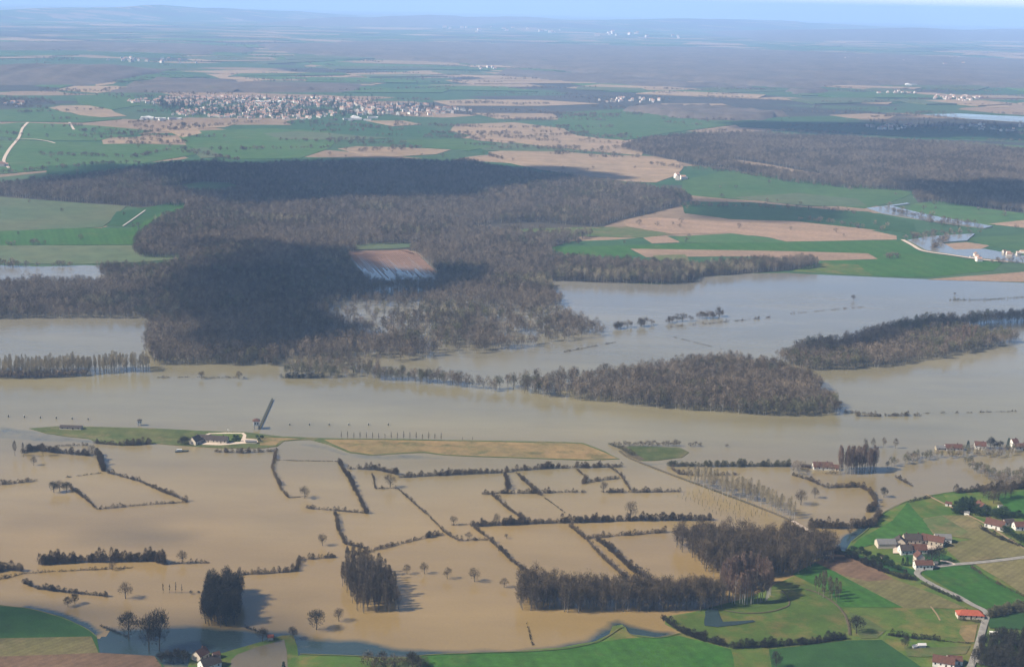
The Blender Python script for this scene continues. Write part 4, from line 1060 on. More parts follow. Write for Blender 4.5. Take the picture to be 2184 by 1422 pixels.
HEDGES = [
 ([(48, 966), (75, 960), (130, 967), (190, 972), (214, 970)], 5.5, 'thick flooded hedge below the lock island, at the left edge', 4.5, 1.1, 'twig', 0),
 ([(60, 954), (120, 952), (186, 950)], 3.2, 'thin dotted hedge nearest the left tip of the lock island', 2, .7, 'twig', .3),
 ([(212, 978), (220, 1006)], 8, 'short tall hedge at the top corner of the kite-shaped flooded field', 4.5, 1.2, 'twig', 0),
 ([(-20, 1036), (78, 1026)], 3.5, 'low hedge at the left edge above the kite-shaped field', 2.4, .9, 'twig', .2),
 ([(140, 1019), (215, 1009)], 2.0, 'thin line of hedge running into the top of the kite-shaped field', 1.4, .7, 'twig', .25),
 ([(230, 1009), (300, 1028), (350, 1050), (402, 1071)], 3.8, 'hedge on the right side of the kite-shaped flooded field', 3, 1, 'twig', .05),
 ([(402, 1071), (300, 1078), (206, 1087)], 3.0, 'hedge along the bottom of the kite-shaped flooded field', 2.4, 1, 'twig', .05),
 ([(150, 1040), (180, 1062), (206, 1086)], 3.4, 'hedge on the lower left side of the kite-shaped flooded field', 2.8, 1, 'twig', .1),
 ([(80, 1204), (180, 1199), (330, 1195), (355, 1204)], 9, 'tall straight row of bare trees in the lower left flood', 3.5, 1.1, 'twig', 0),
 ([(355, 1204), (400, 1202), (448, 1201)], 3, 'low hedge joining the tall tree row to the black grove', 2, .9, 'twig', .1),
 ([(-20, 1240), (50, 1224), (110, 1219), (200, 1215), (285, 1211)], 2.2, 'thin low hedge below the tall tree row at lower left', 2, .9, 'twigdark', .15),
 ([(-30, 1222), (10, 1216), (48, 1218)], 7, 'bushy hedge end at the lower left edge', 5, 1.1, 'twig', 0),
 ([(50, 1243), (80, 1256), (150, 1265), (232, 1272)], 4, 'dark slanting hedge above the dark green field at lower left', 3, 1.3, 'twigdark', 0),
 ([(505, 1226), (560, 1223), (632, 1218)], 4.5, 'hedge running right from the top of the black grove', 2.4, 1, 'twig', .05),
 ([(632, 1218), (640, 1194), (716, 1188)], 4.5, 'stepped hedge meeting the top of the slanting grove', 2.6, 1, 'twig', .05),
 ([(590, 958), (581, 1000), (600, 1045), (616, 1062)], 3.2, 'winding hedge dropping from the lock island towards a square flooded field', 2.6, 1, 'twig', .05),
 ([(616, 1062), (655, 1059)], 2.2, 'short hedge left of the bushy tree on the square field corner', 2, .9, 'twig', 0),
 ([(656, 1085), (700, 1088), (785, 1096)], 3.2, 'hedge along the bottom of the square flooded field', 2.4, 1, 'twig', .05),
 ([(585, 981), (640, 983), (720, 984)], 1.3, 'very thin hedge line along the top of the square flooded field', 1.2, .9, 'twig', .15),
 ([(722, 986), (745, 1022), (760, 1052), (784, 1095)], 4.2, 'thick hedge on the right side of the square flooded field', 3.6, 1.2, 'twig', 0),
 ([(742, 1001), (800, 1001), (846, 1013)], 5, 'hedge running right from the top of the square flooded field', 3, 1.1, 'twig', 0),
 ([(848, 1019), (900, 1016), (1000, 1011), (1060, 1009), (1100, 1004), (1180, 999), (1240, 998), (1325, 996)], 5, 'very long hedge parallel to the lock island shore', 3.2, 1.1, 'twig', 0),
 ([(793, 1012), (803, 1043), (846, 1041)], 2.4, 'small L-shaped hedge below the lock island grass', 2, 1, 'twig', .05),
 ([(848, 1043), (880, 1071), (915, 1101), (948, 1136)], 2.4, 'thin broken diagonal hedge in the middle of the flood', 2, 1, 'twig', .15),
 ([(716, 1096), (722, 1126), (736, 1161), (772, 1169)], 4.2, 'hedge winding down to the top right of the slanting grove', 3.2, 1.1, 'twig', .05),
 ([(772, 1180), (850, 1161), (945, 1139)], 3.8, 'hedge rising right from the slanting grove', 2.8, 1.1, 'twig', 0),
 ([(950, 1136), (976, 1154), (1040, 1152)], 3.2, 'short hedge at the bottom end of the broken diagonal hedge', 2.4, 1, 'twig', 0),
 ([(1030, 1054), (1070, 1052), (1130, 1052), (1250, 1050)], 4, 'hedge crossing the middle flood under the two slanting hedges', 3, 1, 'twig', .1),
 ([(1076, 1012), (1083, 1044)], 5, 'short thick hedge hanging from the very long hedge', 4, 1.1, 'twig', 0),
 ([(1100, 1009), (1130, 1036), (1155, 1058)], 4, 'slanting hedge right of the short thick hedge', 3.2, 1.1, 'twig', 0),
 ([(1160, 1062), (1185, 1080), (1204, 1094)], 1.6, 'faint broken hedge stub in the middle of the flood', 1.4, .7, 'twig', .35),
 ([(1230, 1002), (1252, 1020), (1240, 1032), (1285, 1024), (1322, 1020)], 3.4, 'crooked hedge round the small flooded paddock', 2.6, 1, 'twig', .05),
 ([(1300, 996), (1325, 1016), (1346, 1047)], 3.6, 'slanting hedge on the right side of the small flooded paddock', 2.8, 1, 'twig', .1),
 ([(960, 1121), (1005, 1119)], 2, 'tiny hedge left of the tall mid-flood hedge', 2, .8, 'twig', .2),
 ([(1005, 1123), (1120, 1118), (1250, 1113), (1380, 1110), (1520, 1109)], 6.2, 'tall long hedge across the middle of the flooded fields', 3.4, 1.15, 'twig', 0),
 ([(1050, 1056), (1085, 1086), (1122, 1113)], 3.6, 'slanting hedge above the tall long hedge', 3, 1.1, 'twig', .05),
 ([(1010, 1126), (1045, 1151), (1090, 1196), (1142, 1234)], 3.6, 'slanting hedge from the tall long hedge down to the long wood', 3, 1.1, 'twig', 0),
 ([(1215, 1123), (1250, 1151), (1290, 1196), (1335, 1232)], 3.8, 'slanting hedge right of the large parallelogram field', 3, 1.1, 'twig', 0),
 ([(1252, 1149), (1330, 1142), (1425, 1135)], 4.2, 'hedge along the top of the pale flooded field by the broad wood', 2.8, 1.1, 'twig', .05),
 ([(1272, 1152), (1300, 1170), (1345, 1216), (1385, 1236)], 5, 'slanting hedge on the left side of the pale flooded field by the broad wood', 3.4, 1.1, 'twig', .05),
 ([(1282, 1050), (1350, 1050), (1450, 1049)], 4, 'hedge ending at the sapling plantation', 3, 1, 'twig', .1),
 ([(1425, 994), (1500, 995), (1600, 995), (1682, 995)], 6.5, 'bushy hedge along the flooded river bank right of the small green island', 4, 1.1, 'twigolive', .05),
 ([(1430, 1000), (1448, 1012), (1500, 1016), (1578, 1012)], 4, 'loose hedge under the bushy river bank hedge', 3, .8, 'twig', .25),
 ([(1690, 1014), (1725, 1024), (1760, 1040), (1830, 1038), (1856, 1050), (1872, 1076), (1850, 1092)], 4.8, 'winding hedge below the flooded house and poplar clump', 3.6, 1.1, 'twig', 0),
 ([(1730, 1124), (1790, 1127), (1862, 1123), (1876, 1100)], 8, 'tall dark hedge curving round the small flooded corner by the green slope', 3.6, 1.1, 'twig', 0),
 ([(1910, 1018), (1925, 1026), (1946, 1037)], 3.6, 'short hedge stub alone in the flooded field right of the poplar clump', 3, 1.1, 'twig', 0),
 ([(1410, 1318), (1450, 1346), (1500, 1368), (1565, 1384), (1640, 1378), (1720, 1374), (1806, 1362)], 5.5, 'dark bushy hedge between the bottom wheat field and the green meadow', 4, 1.3, 'twigdark', 0),
 ([(1892, 1355), (1940, 1360), (2000, 1366)], 4.5, 'dark hedge above the white shed at lower right', 3, 1.2, 'twigdark', 0),
 ([(2000, 1366), (2070, 1373)], 1.4, 'low dark hedge leading to the lane at lower right', 1.4, 1, 'twigdark', 0),
 ([(1815, 1188), (1870, 1214), (1920, 1233), (1958, 1238)], 5.5, 'dark hedge below the farm garden', 4, 1.2, 'twigdark', 0),
 ([(1965, 1245), (2010, 1265), (2050, 1284)], 3, 'hedge beside the lane from the farm to the red barn', 2.4, 1.2, 'twigdark', 0),
 ([(2070, 1212), (2120, 1242), (2184, 1274), (2230, 1292)], 2.4, 'hedge between the bright wheat and the stubble at the right edge', 2.2, 1.1, 'twig', 0),
 ([(2108, 1318), (2150, 1308), (2184, 1300), (2240, 1292)], 9, 'tall olive hedge right of the red barn', 6, 1.3, 'twigolive', 0),
 ([(2060, 1300), (2100, 1335), (2090, 1345)], 1.6, 'low hedge beside the lane below the red barn', 1.6, 1, 'twigdark', .1),
 ([(2042, 1322), (2070, 1326), (2092, 1328)], 3, 'garden hedge in front of the red barn', 3, 1, 'twigolive', .1),
 ([(1122, 1330), (1128, 1345), (1138, 1378)], 1.6, 'broken line of stakes and brush in the bottom flood', 1.2, .9, 'twigdark', .35),
 ([(214, 1336), (240, 1346), (275, 1360)], 1.8, 'low dark hedge in the clear water at lower left', 1.8, 1.4, 'twigdark', 0),
 ([(520, 1338), (545, 1346), (585, 1360)], 2.2, 'low dark hedge leading right from the foot of the black grove', 2, 1.4, 'twigdark', 0),
 ([(1800, 880), (1835, 881), (1868, 884)], 3, 'broken hedge just off the east tip of the island wood', 2.6, .9, 'twig', .1),
 ([(1826, 887), (1878, 888)], 4, 'flooded hedge piece in the river east of the island wood', 3, 1.1, 'twig', .05),
 ([(1888, 887), (1942, 887)], 4, 'longest flooded hedge piece in the river east of the island wood', 3, 1.1, 'twig', .05),
 ([(1950, 887), (1965, 887)], 3, 'small flooded bush line at the end of the river hedge pieces', 2.4, 1, 'twig', 0),
 ([(1970, 882), (2070, 880), (2184, 877), (2240, 876)], 2.2, 'dotted line of flooded bushes near the right edge of the river', 2, .5, 'twig', .55),
 ([(1300, 948), (1325, 958), (1350, 972)], 4, 'hedge on the left bank of the small green island', 3.4, 1.1, 'twigolive', 0),
 ([(1200, 752), (1250, 742), (1312, 730)], 2, 'thin hedge line in the lagoon below the forest edge', 1.8, .6, 'twig', .4),
 ([(1430, 698), (1500, 692), (1600, 682), (1650, 676)], 3, 'dotted bush line crossing the blue lagoon', 2.4, .6, 'twig', .35),
 ([(1660, 672), (1740, 664), (1850, 654)], 2, 'faint dotted bush line in the upper lagoon', 2, .5, 'twig', .5),
 ([(2025, 640), (2100, 640), (2184, 634), (2240, 632)], 3, 'broken bush line in the upper right lagoon', 2.6, .6, 'twigolive', .3),
 ([(1420, 715), (1500, 735), (1540, 745)], 1.2, 'barely visible brush line between lagoon and island wood', 1.4, .5, 'twig', .45),
 ([(330, 806), (400, 805), (470, 806), (545, 806)], 2, 'dotted brush line in the river off the forest corner', 2, .5, 'twig', .45),
 ([(600, 806), (660, 807), (690, 806)], 5, 'dark bushy strip at the front of the willow scrub', 4, 1, 'twigdark', .05),
 ([(458, 964), (520, 966), (585, 962)], 4, 'flooded hedge just below the lock houses', 3.2, 1, 'twig', .05),
 ([(200, 946), (260, 950), (318, 947)], 5, 'dark bushy hedge on the near shore of the lock island', 4, 1.2, 'twig', 0),
 ([(1935, 1072), (1965, 1066), (1990, 1060)], 3, 'dark hedge on the flood edge above the green slope', 2.6, 1.1, 'twigdark', 0),
 ([(2040, 1052), (2110, 1048), (2200, 1040)], 7, 'bushy brown hedge behind the villa trees', 5, 1.1, 'twig', 0),
 ([(2090, 1128), (2130, 1150), (2184, 1170)], 4, 'dark garden hedge below the two white houses at the right edge', 4, 1.2, 'twigdark', .05),
 ([(1775, 1180), (1800, 1186)], 6, 'dark hedge corner between the broad wood and the ploughed field', 4, 1.2, 'twigdark', 0),
]
for px, h, lab, w, dn, mt, gp in HEDGES:
    hedge(px, h*1.1, lab, w*1.05, dn*1.3, mt, gp*.9)

# --- trees that stand alone or in a row one can count
def lone(key, px, py, s, label, group=None, name='bare_tree', cat='tree', zs=1.0, v=None):
    p = G(px, py, .15); return place_tree(key, p.x, p.y, s, label, group, name, cat, .15, v, zs)
for (px, py, s, lab) in ((868, 1224, .55, 'small bare tree, leftmost of the row of lone trees in the flood'), (905, 1223, .58, 'small bare tree, second of the row of lone trees in the flood'),
      (954, 1234, .55, 'small bare tree, third of the row of lone trees in the flood'), (1012, 1240, .68, 'largest lone bare tree of the row left of the long wood'), (1075, 1252, .5, 'small bare tree touching the left end of the long wood'),
      (723, 1324, .62, 'small bare tree left of the foot of the slanting grove'), (268, 1276, .85, 'round bare tree alone in the flood below the tall tree row'),
      (650, 1062, .75, 'bushy bare tree on the corner of the square flooded field'), (832, 1040, .78, 'bushy bare tree on the small L-shaped hedge'), (968, 1119, .55, 'small bare tree left of the tall long hedge'),
      (688, 1163, .6, 'round bare tree beside the hedge above the slanting grove'), (388, 1201, .6, 'slim bare tree on the hedge right of the tall tree row'), (240, 1215, .45, 'bush on the thin low hedge at lower left'),
      (1288, 1050, .72, 'dark round tree on the hedge under the flooded paddock'), (1345, 1107, .95, 'big round tree on the tall long hedge'), (1708, 1076, .85, 'bare tree alone in the flood left of the winding hedge'),
      (1738, 1062, .6, 'smaller bare tree above the lone tree in the flood'), (1060, 1118, .55, 'round tree at the left end of the tall long hedge'), (1080, 1148, .3, 'low bush near the bottom of the broken diagonal hedge'),
      (196, 974, .75, 'bushy tree at the right end of the thick hedge below the island'), (72, 992, .5, 'small tree in the flood under the thick hedge at left'), (1000, 1150, .45, 'round bush on the short hedge in the middle flood'),
      (1820, 640, .55, 'lone bush in the upper lagoon'), (2036, 630, .35, 'tiny lone bush in the upper right lagoon'), (430, 808, .6, 'dark bush in the river off the forest corner'), (510, 808, .6, 'dark bush in the river near the flooded forest'),
      (1768, 1242, .3, 'little bush at the top of the young poplar rows')):
    lone('oak', px, py, s, lab)
for (px, py, s, lab) in ((675, 1342, 1.0, 'large dense round tree in the flood near the bottom'), (340, 1385, 1.3, 'tall dark tree group member, right one of the lower left pair'), (318, 1388, 1.2, 'tall dark tree, left one of the lower left pair'),
      (275, 1362, 1.05, 'narrow dark tree in the clear water at lower left'), (560, 1368, .6, 'dark tree by the clear water near the pond corner'), (625, 1362, .55, 'dark tree behind the pond bank'),
      (145, 1293, .5, 'dark clump below the slanting hedge at lower left'), (160, 1288, .5, 'dark bush touching the slanting hedge at lower left'), (1826, 1350, .85, 'dark tree on the track bend in the green fields'),
      (1930, 1382, .5, 'dark bush left of the white shed at lower right'), (2135, 1372, .8, 'dark tree behind the white van'), (1215+770, 1205, .95, 'large dark tree right of the farm'), (2002, 1198, .85, 'dark bare tree beside the farm yard'),
      (2020, 1166, .35, 'round dark bush behind the grey barn'), (1885, 1060, .6, 'dark tree at the outer bend of the winding hedge'), (880, 1425, .8, 'dark tree at the bottom edge'), (1655, 1425, .7, 'brown tree in the bottom meadow')):
    lone('oakdark', px, py, s, lab, zs=1.25 if 'narrow' in lab or 'tall' in lab else 1)
lone('tall', 92, 972, .55, 'slim tree standing up from the thick hedge below the island')
lone('poplarbrown', 32, 972, .62, 'narrow poplar at the left edge below the lock island', name='poplar_tree')
lone('poplarbrown', 50, 974, .5, 'shorter narrow poplar beside the one at the left edge', name='poplar_tree')
lone('oakdark', 115, 1050, .62, 'left bush of the round clump by the kite-shaped field', name='bush', cat='bush')
lone('oak', 128, 1048, .68, 'middle bush of the round clump by the kite-shaped field', name='bush', cat='bush')
lone('oakdark', 142, 1049, .58, 'right bush of the round clump by the kite-shaped field', name='bush', cat='bush')
lone('oak', 1812, 1140, .45, 'reddish bare tree on the green slope left of the farm')
for k, (px, py) in enumerate(((348, 1264), (362, 1264), (375, 1264), (388, 1264))):
    lone('young', px, py, 1.1, 'one of the four slim saplings in the flood left of the black grove', 'saplings left of the black grove', 'young_tree')
for px in (408, 424): lone('bushdark', px, 1266, .45, 'one of the two low bushes just left of the black grove', 'low bushes left of the black grove', 'bush', 'bush')
for k in range(17): lone('young', 728+k*13.3, 935.5+k*.25, random.uniform(.9, 1.35), 'one of the slim young trees in the row along the lock island', 'young trees along the island shore', 'young_tree', v=k)
for px in (986, 1008): lone('young', px, 940, .6, 'one of the last small trees of the island row', 'last trees of the island row', 'young_tree')
for k in range(14): lone('bush', 1312+k*10.2+random.uniform(-2, 2), 951, random.uniform(.7, 1.1), 'one of the flooded bushes in a row above the small green island', 'bushes above the small island', 'bush', 'bush')
for px in (1472, 1482, 1493): lone('bush', px, 952, random.uniform(.6, .9), 'one of the flooded bushes right of the small green island', 'bushes right of the small island', 'bush', 'bush')
lone('bush', 1550, 953, .55, 'last flooded bush in the river right of the small green island', name='bush', cat='bush')
for k in range(30):
    t = random.random()**1.2; lone('bush' if k % 3 else 'oak', 1308+t*248, 702-t*29+random.uniform(-2, 2), random.uniform(1.0, 2.1) if k % 3 else random.uniform(.4, .7), 'one of the bare trees in the row running into the lagoon', 'trees of the lagoon row')
for (px, py) in ((1845, 955), (1862, 954), (1885, 953), (1910, 956)): lone('tall', px, py, .5, 'one of the faint bare trees in the river beyond the poplar clump', 'trees in the river beyond the poplar clump')
for (px, py, s, lab) in ((2064, 956, .6, 'small fir left of the riverside house'), (2150, 957, .72, 'dark narrow fir beside the riverside villa'), (2045, 958, .4, 'little fir at the end of the long riverside house'),
      (2050, 1092, .9, 'tall fir, left of the two behind the villa'), (2068, 1090, 1.0, 'tall fir, right of the two behind the villa'), (1925, 1205, .5, 'small fir in the farm garden'), (1934, 1206, .5, 'second small fir in the farm garden'), (605, 1440, .7, 'dark round evergreen beside the pond')):
    lone('fir', px, py, s, lab, name='fir_tree')
for (px, py, s) in ((2112, 956, .75), (2120, 957, .7), (2132, 958, .65)): lone('oakdark', px, py, s*.9, 'one of the dark trees between the riverside houses', 'dark trees between the riverside houses')
for (px, py, s) in ((1820, 1178, 1), (1836, 1182, 1.1), (1848, 1190, 1.2), (1862, 1198, 1.0), (1872, 1204, 1.2), (1886, 1206, 1.1), (1900, 1212, 1.1), (1915, 1218, .9), (1876, 1192, .9), (1890, 1196, .9)):
    lone('bushgreen', px, py, s, 'one of the green bushes in the thick garden hedge left of the farm', 'green bushes of the farm garden', 'bush', 'bush')
for k in range(12): lone('bushgreen', 2086+k*8.3+random.uniform(-3, 3), 1098+random.uniform(-3, 8), random.uniform(.9, 1.5), 'one of the dark green bushes between villa and white houses', 'dark bushes between the white houses', 'bush', 'bush')
for k in range(6): lone('bushgreen', 2140+k*9, 1135+k*5, random.uniform(.8, 1.3), 'one of the garden bushes below the white houses at the right edge', 'garden bushes at the right edge', 'bush', 'bush')
for (px, py) in ((392, 945), (398, 948), (386, 948)): lone('bushdark', px, py, 1.2, 'one of the dark bushes left of the gable house on the lock island', 'dark bushes left of the lock house', 'bush', 'bush')
for (px, py) in ((553, 941), (559, 936), (549, 934)): lone('bushgreen', px, py, .6, 'one of the little evergreen bushes right of the lock yard', 'evergreens right of the lock yard', 'bush', 'bush')
for k in range(5): lone('bushgreen', 497+k*3.2, 941-(k % 2)*6, .6, 'one of the clipped evergreens on the lock lawn', 'evergreens on the lock lawn', 'bush', 'bush')
for k in range(9): lone('bush', 780+k*16+random.uniform(-4, 4), 1420+random.uniform(-4, 6), random.uniform(.9, 1.6), 'one of the brown bushes at the bottom edge below the flood', 'brown bushes at the bottom edge', 'bush', 'bush')
for k in range(7): lone('bushdark', 345+k*9, 1412+random.uniform(-6, 6), random.uniform(.9, 1.5), 'one of the dark garden bushes left of the red-roofed house', 'dark bushes by the red-roofed house', 'bush', 'bush')
for (px, py, s) in ((2044, 1088, 1.5), (2052, 1094, 1.7), (2062, 1092, 1.8), (2076, 1094, 1.6), (2058, 1082, 1.6), (2072, 1080, 1.5), (2038, 1096, 1.2)): lone('bushgreen', px, py, s, 'one of the dark shrubs under the two tall firs', 'shrubs under the firs', 'bush', 'bush')
for (px, py, s) in ((2118, 1074, .8), (2130, 1068, .9), (2142, 1064, .9), (2156, 1062, .8), (2108, 1066, .8), (2096, 1062, .7)): lone('oak', px, py, s, 'one of the bare brown trees behind the white villa', 'bare trees behind the villa')
# ------------------------------------------------------------------ buildings
def house(px, py, L, W, wh, rh, ang, wall, roof, label, name='house', cat='house', chimneys=1, windows=3, z=.4, group=None, door=True, hip=False, over=.35):
    """Gabled house, long side along local x; ang turns it, 0 = long side across the view."""
    p = G(px, py, z)
    e = tag(empty(name, (p.x, p.y, z), R(ang)), label, cat, group)
    l, w = L/2, W/2
    wb = MB()
    if hip: wb.box(-l, l, -w, w, -.6, wh)
    else:
        wb.add([(-l, -w, -.6), (l, -w, -.6), (l, w, -.6), (-l, w, -.6), (-l, -w, wh), (l, -w, wh), (l, w, wh), (-l, w, wh), (-l, 0, wh+rh-.12), (l, 0, wh+rh-.12)],
               [(0, 3, 2, 1), (0, 1, 5, 4), (2, 3, 7, 6), (1, 2, 6, 9, 5), (3, 0, 4, 8, 7), (4, 5, 9, 8), (6, 7, 8, 9)])
    wb.build('wall', M[wall], e)
    rb = MB(); o = over; t = .16
    k = rh/w
    xl = l+o; rx = l-w*.9 if hip else xl
    ev = wh-o*k
    rb.add([(-xl, -w-o, ev), (xl, -w-o, ev), (rx, 0, wh+rh), (-rx, 0, wh+rh), (xl, w+o, ev), (-xl, w+o, ev),
            (-xl, -w-o, ev-t), (xl, -w-o, ev-t), (xl, w+o, ev-t), (-xl, w+o, ev-t), (rx, 0, wh+rh-t), (-rx, 0, wh+rh-t)],
           [(0, 1, 2, 3), (4, 5, 3, 2), (6, 11, 10, 7), (8, 10, 11, 9), (0, 6, 7, 1), (4, 8, 9, 5)] +
           ([(1, 4, 2), (5, 0, 3), (1, 7, 8, 4), (5, 9, 6, 0)] if hip else [(1, 7, 10, 2), (2, 10, 8, 4), (5, 9, 11, 3), (3, 11, 6, 0)]))
    ro = rb.build('roof', M[roof], e)
    for c in range(chimneys):
        x = (-.7+1.4*c/max(1, chimneys-1))*l if chimneys > 1 else .45*l
        MB().box(x-.35, x+.35, -.35, .35, wh+rh*.6, wh+rh+.9).build('chimney', M['tilebrown'], ro)
    for s in (-1, 1):
        for i in range(windows):
            x = -l+L*(i+.5)/windows
            if door and s == -1 and i == windows//2:
                MB().box(x-.55, x+.55, s*w-.05, s*w+.05, -.3, 2.1).build('door', M['wood'], e); continue
            MB().box(x-.5, x+.5, s*w-.05, s*w+.05, wh*.38, wh*.38+1.25).build('window', M['glass'], e)
    if windows > 1:
        for s in (-1, 1): MB().box(s*l-.05, s*l+.05, -.5, .5, wh*.4, wh*.4+1.2).build('window', M['glass'], e)
    return e
# the farm on the right
house(1888, 1163, 14, 9, 3.2, 2.6, 4, 'cream', 'slate', 'long grey-roofed barn at the left end of the farm', 'barn', 'barn', 0, 0, 1)
house(1918, 1161, 7, 8, 3.6, 3.2, 80, 'cream', 'tiledark', 'small gabled farm building right of the left barn', 'farm_building', 'house', 1, 2, 1)
house(1944, 1156, 13, 8, 4, 3.4, 3, 'stone', 'tiledark', 'dark-roofed farmhouse at the back of the farm', 'farmhouse', 'house', 2, 4, 1)
house(1964, 1156, 7, 7, 3.4, 2.4, -5, 'stone', 'tilebrown', 'small stone outbuilding right of the back farmhouse', 'farm_building', 'house', 0, 2, 1)
house(1989, 1158, 17, 8, 3.6, 3.2, -28, 'stone', 'tilebrown', 'long brown-roofed farm wing slanting towards the yard', 'farm_wing', 'house', 1, 5, 1)
house(2010, 1153, 12, 8, 3.6, 2.4, -4, 'white', 'slate', 'grey-roofed shed with white walls right of the farm', 'shed', 'shed', 0, 1, 1)
house(1930, 1178, 9, 8, 3.4, 3.4, 6, 'white', 'tiledark', 'front farm building with white left gable', 'farm_building', 'house', 1, 3, 1)
house(1957, 1176, 12, 8, 3.2, 3.2, 3, 'white', 'tilebrown', 'front farm building with long red-brown roof', 'farm_building', 'house', 0, 4, 1)
house(1959, 1201, 6.5, 6.5, 6.2, 3.2, 95, 'cream', 'tilebrown', 'tall narrow part of the white house on the lane', 'house', 'house', 2, 2, 1.2)
house(1968, 1210, 13, 6.5, 3.6, 2.4, 4, 'white', 'tilebrown', 'low white house with a row of windows on the lane below the farm', 'house', 'house', 1, 5, 1.2)
house(1994, 1204, 3, 3, 2, 1, 20, 'stone', 'slate', 'little garden hut beside the large dark tree', 'hut', 'hut', 0, 0, 1)
house(1882, 1191, 2.6, 2.6, 2, 1, 20, 'cream', 'tilebrown', 'tiny garden hut among green bushes left of the farm', 'hut', 'hut', 0, 0, 1)
sheet('farm_yard', [(1905, 1172), (1930, 1160), (1980, 1165), (2012, 1170), (1985, 1176), (1940, 1172), (1918, 1182), (1905, 1182)], 'gravel', 1.2, jit=.5, step=4, skirt=.2)
# villas on the slope
house(2092, 1086, 9, 8, 3.2, 3.6, 105, 'white', 'tilebrown', 'white villa with gable facing the camera under tall firs', 'villa', 'house', 1, 3, 1)
house(2123, 1124, 15, 8, 3.2, 3.6, -38, 'white', 'tilebrown', 'white house with steep gable facing right near the right edge', 'house', 'house', 2, 4, 1)
house(2176, 1126, 11, 8, 3, 2.8, 4, 'white', 'tilebrown', 'white house cut by the right edge', 'house', 'house', 1, 3, 1)
house(2150, 1118, 8, 6, 2.8, 2.2, 10, 'cream', 'tiledark', 'dark-roofed annexe between the two white houses', 'annexe', 'house', 0, 2, 1)
house(2023, 1077, 5, 4, 2.2, 1.2, -20, 'white', 'tilebrown', 'little white cabin on the track above the stubble', 'cabin', 'hut', 0, 1, 1)
house(2062, 1096, 4, 2.4, 2, .8, -30, 'white', 'slate', 'tiny white shed on the track below the firs', 'hut', 'hut', 0, 0, 1)
house(2133, 1082, 3.4, 2.4, 1.8, .8, 10, 'white', 'slate', 'tiny white hut on the lawn behind the villa', 'hut', 'hut', 0, 0, 1)
# red barn, bungalow and sheds
house(2068, 1314, 17.5, 7.5, 2.6, 2.4, -3, 'cream', 'tilered', 'long barn with bright red tiled roof beside the lane', 'barn', 'barn', 0, 5, 1.1, hip=True)
house(2012, 1416, 13, 8.5, 3, 3, -18, 'white', 'tilebrown', 'white bungalow with red-brown roof at the bottom right', 'bungalow', 'house', 1, 4, 1)
house(2035, 1411, 8.5, 7.5, 2.8, 1.8, -4, 'white', 'tilebrown', 'white garage wing with wide dark door beside the bungalow', 'garage', 'garage', 0, 2, 1)
sheet('courtyard', [(2000, 1421), (2025, 1414), (2046, 1410), (2050, 1420), (2040, 1440), (2000, 1445)], 'gravel', 1.25, jit=.3, step=4, skirt=.2)
house(1966, 1377, 4.6, 2.2, 1.4, .8, 4, 'white', 'farshed', 'small white shed under the dark hedge at lower right', 'shed', 'shed', 0, 0, 1)
house(1951, 1379, 2.8, 1.8, 1.2, .7, 20, 'white', 'farshed', 'tiny white lean-to left of the small white shed', 'shed', 'shed', 0, 0, 1)
# the flooded house and the riverside houses
house(1754, 999, 17, 8, 3, 3.4, -2, 'white', 'tilebrown', 'flooded house with white left gable beside the poplar clump', 'house', 'house', 1, 5, .2)
house(1780, 1001, 7, 6, 2.6, 2.2, -10, 'cream', 'tilebrown', 'small annexe between flooded house and poplar clump', 'annexe', 'house', 0, 2, .2)
house(1718, 996, 9, 3, 2.2, .8, -8, 'wood', 'tiledark', 'dark flooded shed left of the flooded house', 'shed', 'shed', 0, 0, .2)
house(2033, 958, 16, 8, 2.8, 2.6, 2, 'white', 'tilebrown', 'long low white house on the river bank', 'house', 'house', 1, 5, .3)
house(2008, 958, 11, 6, 2.4, 1.6, 0, 'stone', 'slate', 'grey low building left of the long riverside house', 'shed', 'shed', 0, 2, .3)
house(2090, 955, 10, 9, 3.6, 3, -14, 'white', 'tilebrown', 'square white riverside house with brown roof', 'house', 'house', 1, 3, .3)
house(2162, 951, 6, 6, 5, 2.4, 15, 'white', 'tilebrown', 'tall narrow white house beside the narrow fir', 'house', 'house', 1, 2, .3)
house(2176, 957, 13, 8, 3.2, 2.6, 3, 'white', 'tilebrown', 'white riverside villa cut by the right edge', 'villa', 'house', 1, 4, .3)
# the house at the bottom edge beside the pond
house(428, 1403, 8, 7, 3.6, 3, 60, 'cream', 'tilebrown', 'small red-brown roofed house behind the bottom house', 'house', 'house', 1, 2, .5)
house(447, 1422, 12, 8, 3.4, 3.6, 42, 'white', 'tiledark', 'white gabled house with dark roof at the bottom edge', 'house', 'house', 1, 3, .5)
house(461, 1401, 4, 4, 2.4, 1.6, 40, 'cream', 'tilebrown', 'tiny outbuilding with red roof by the pond', 'hut', 'hut', 0, 0, .5)
house(577, 1362, 3.4, 3, 2, 1.2, 10, 'cream', 'tilered', 'tiny hut with red roof on the pond bank', 'hut', 'hut', 0, 0, .5)
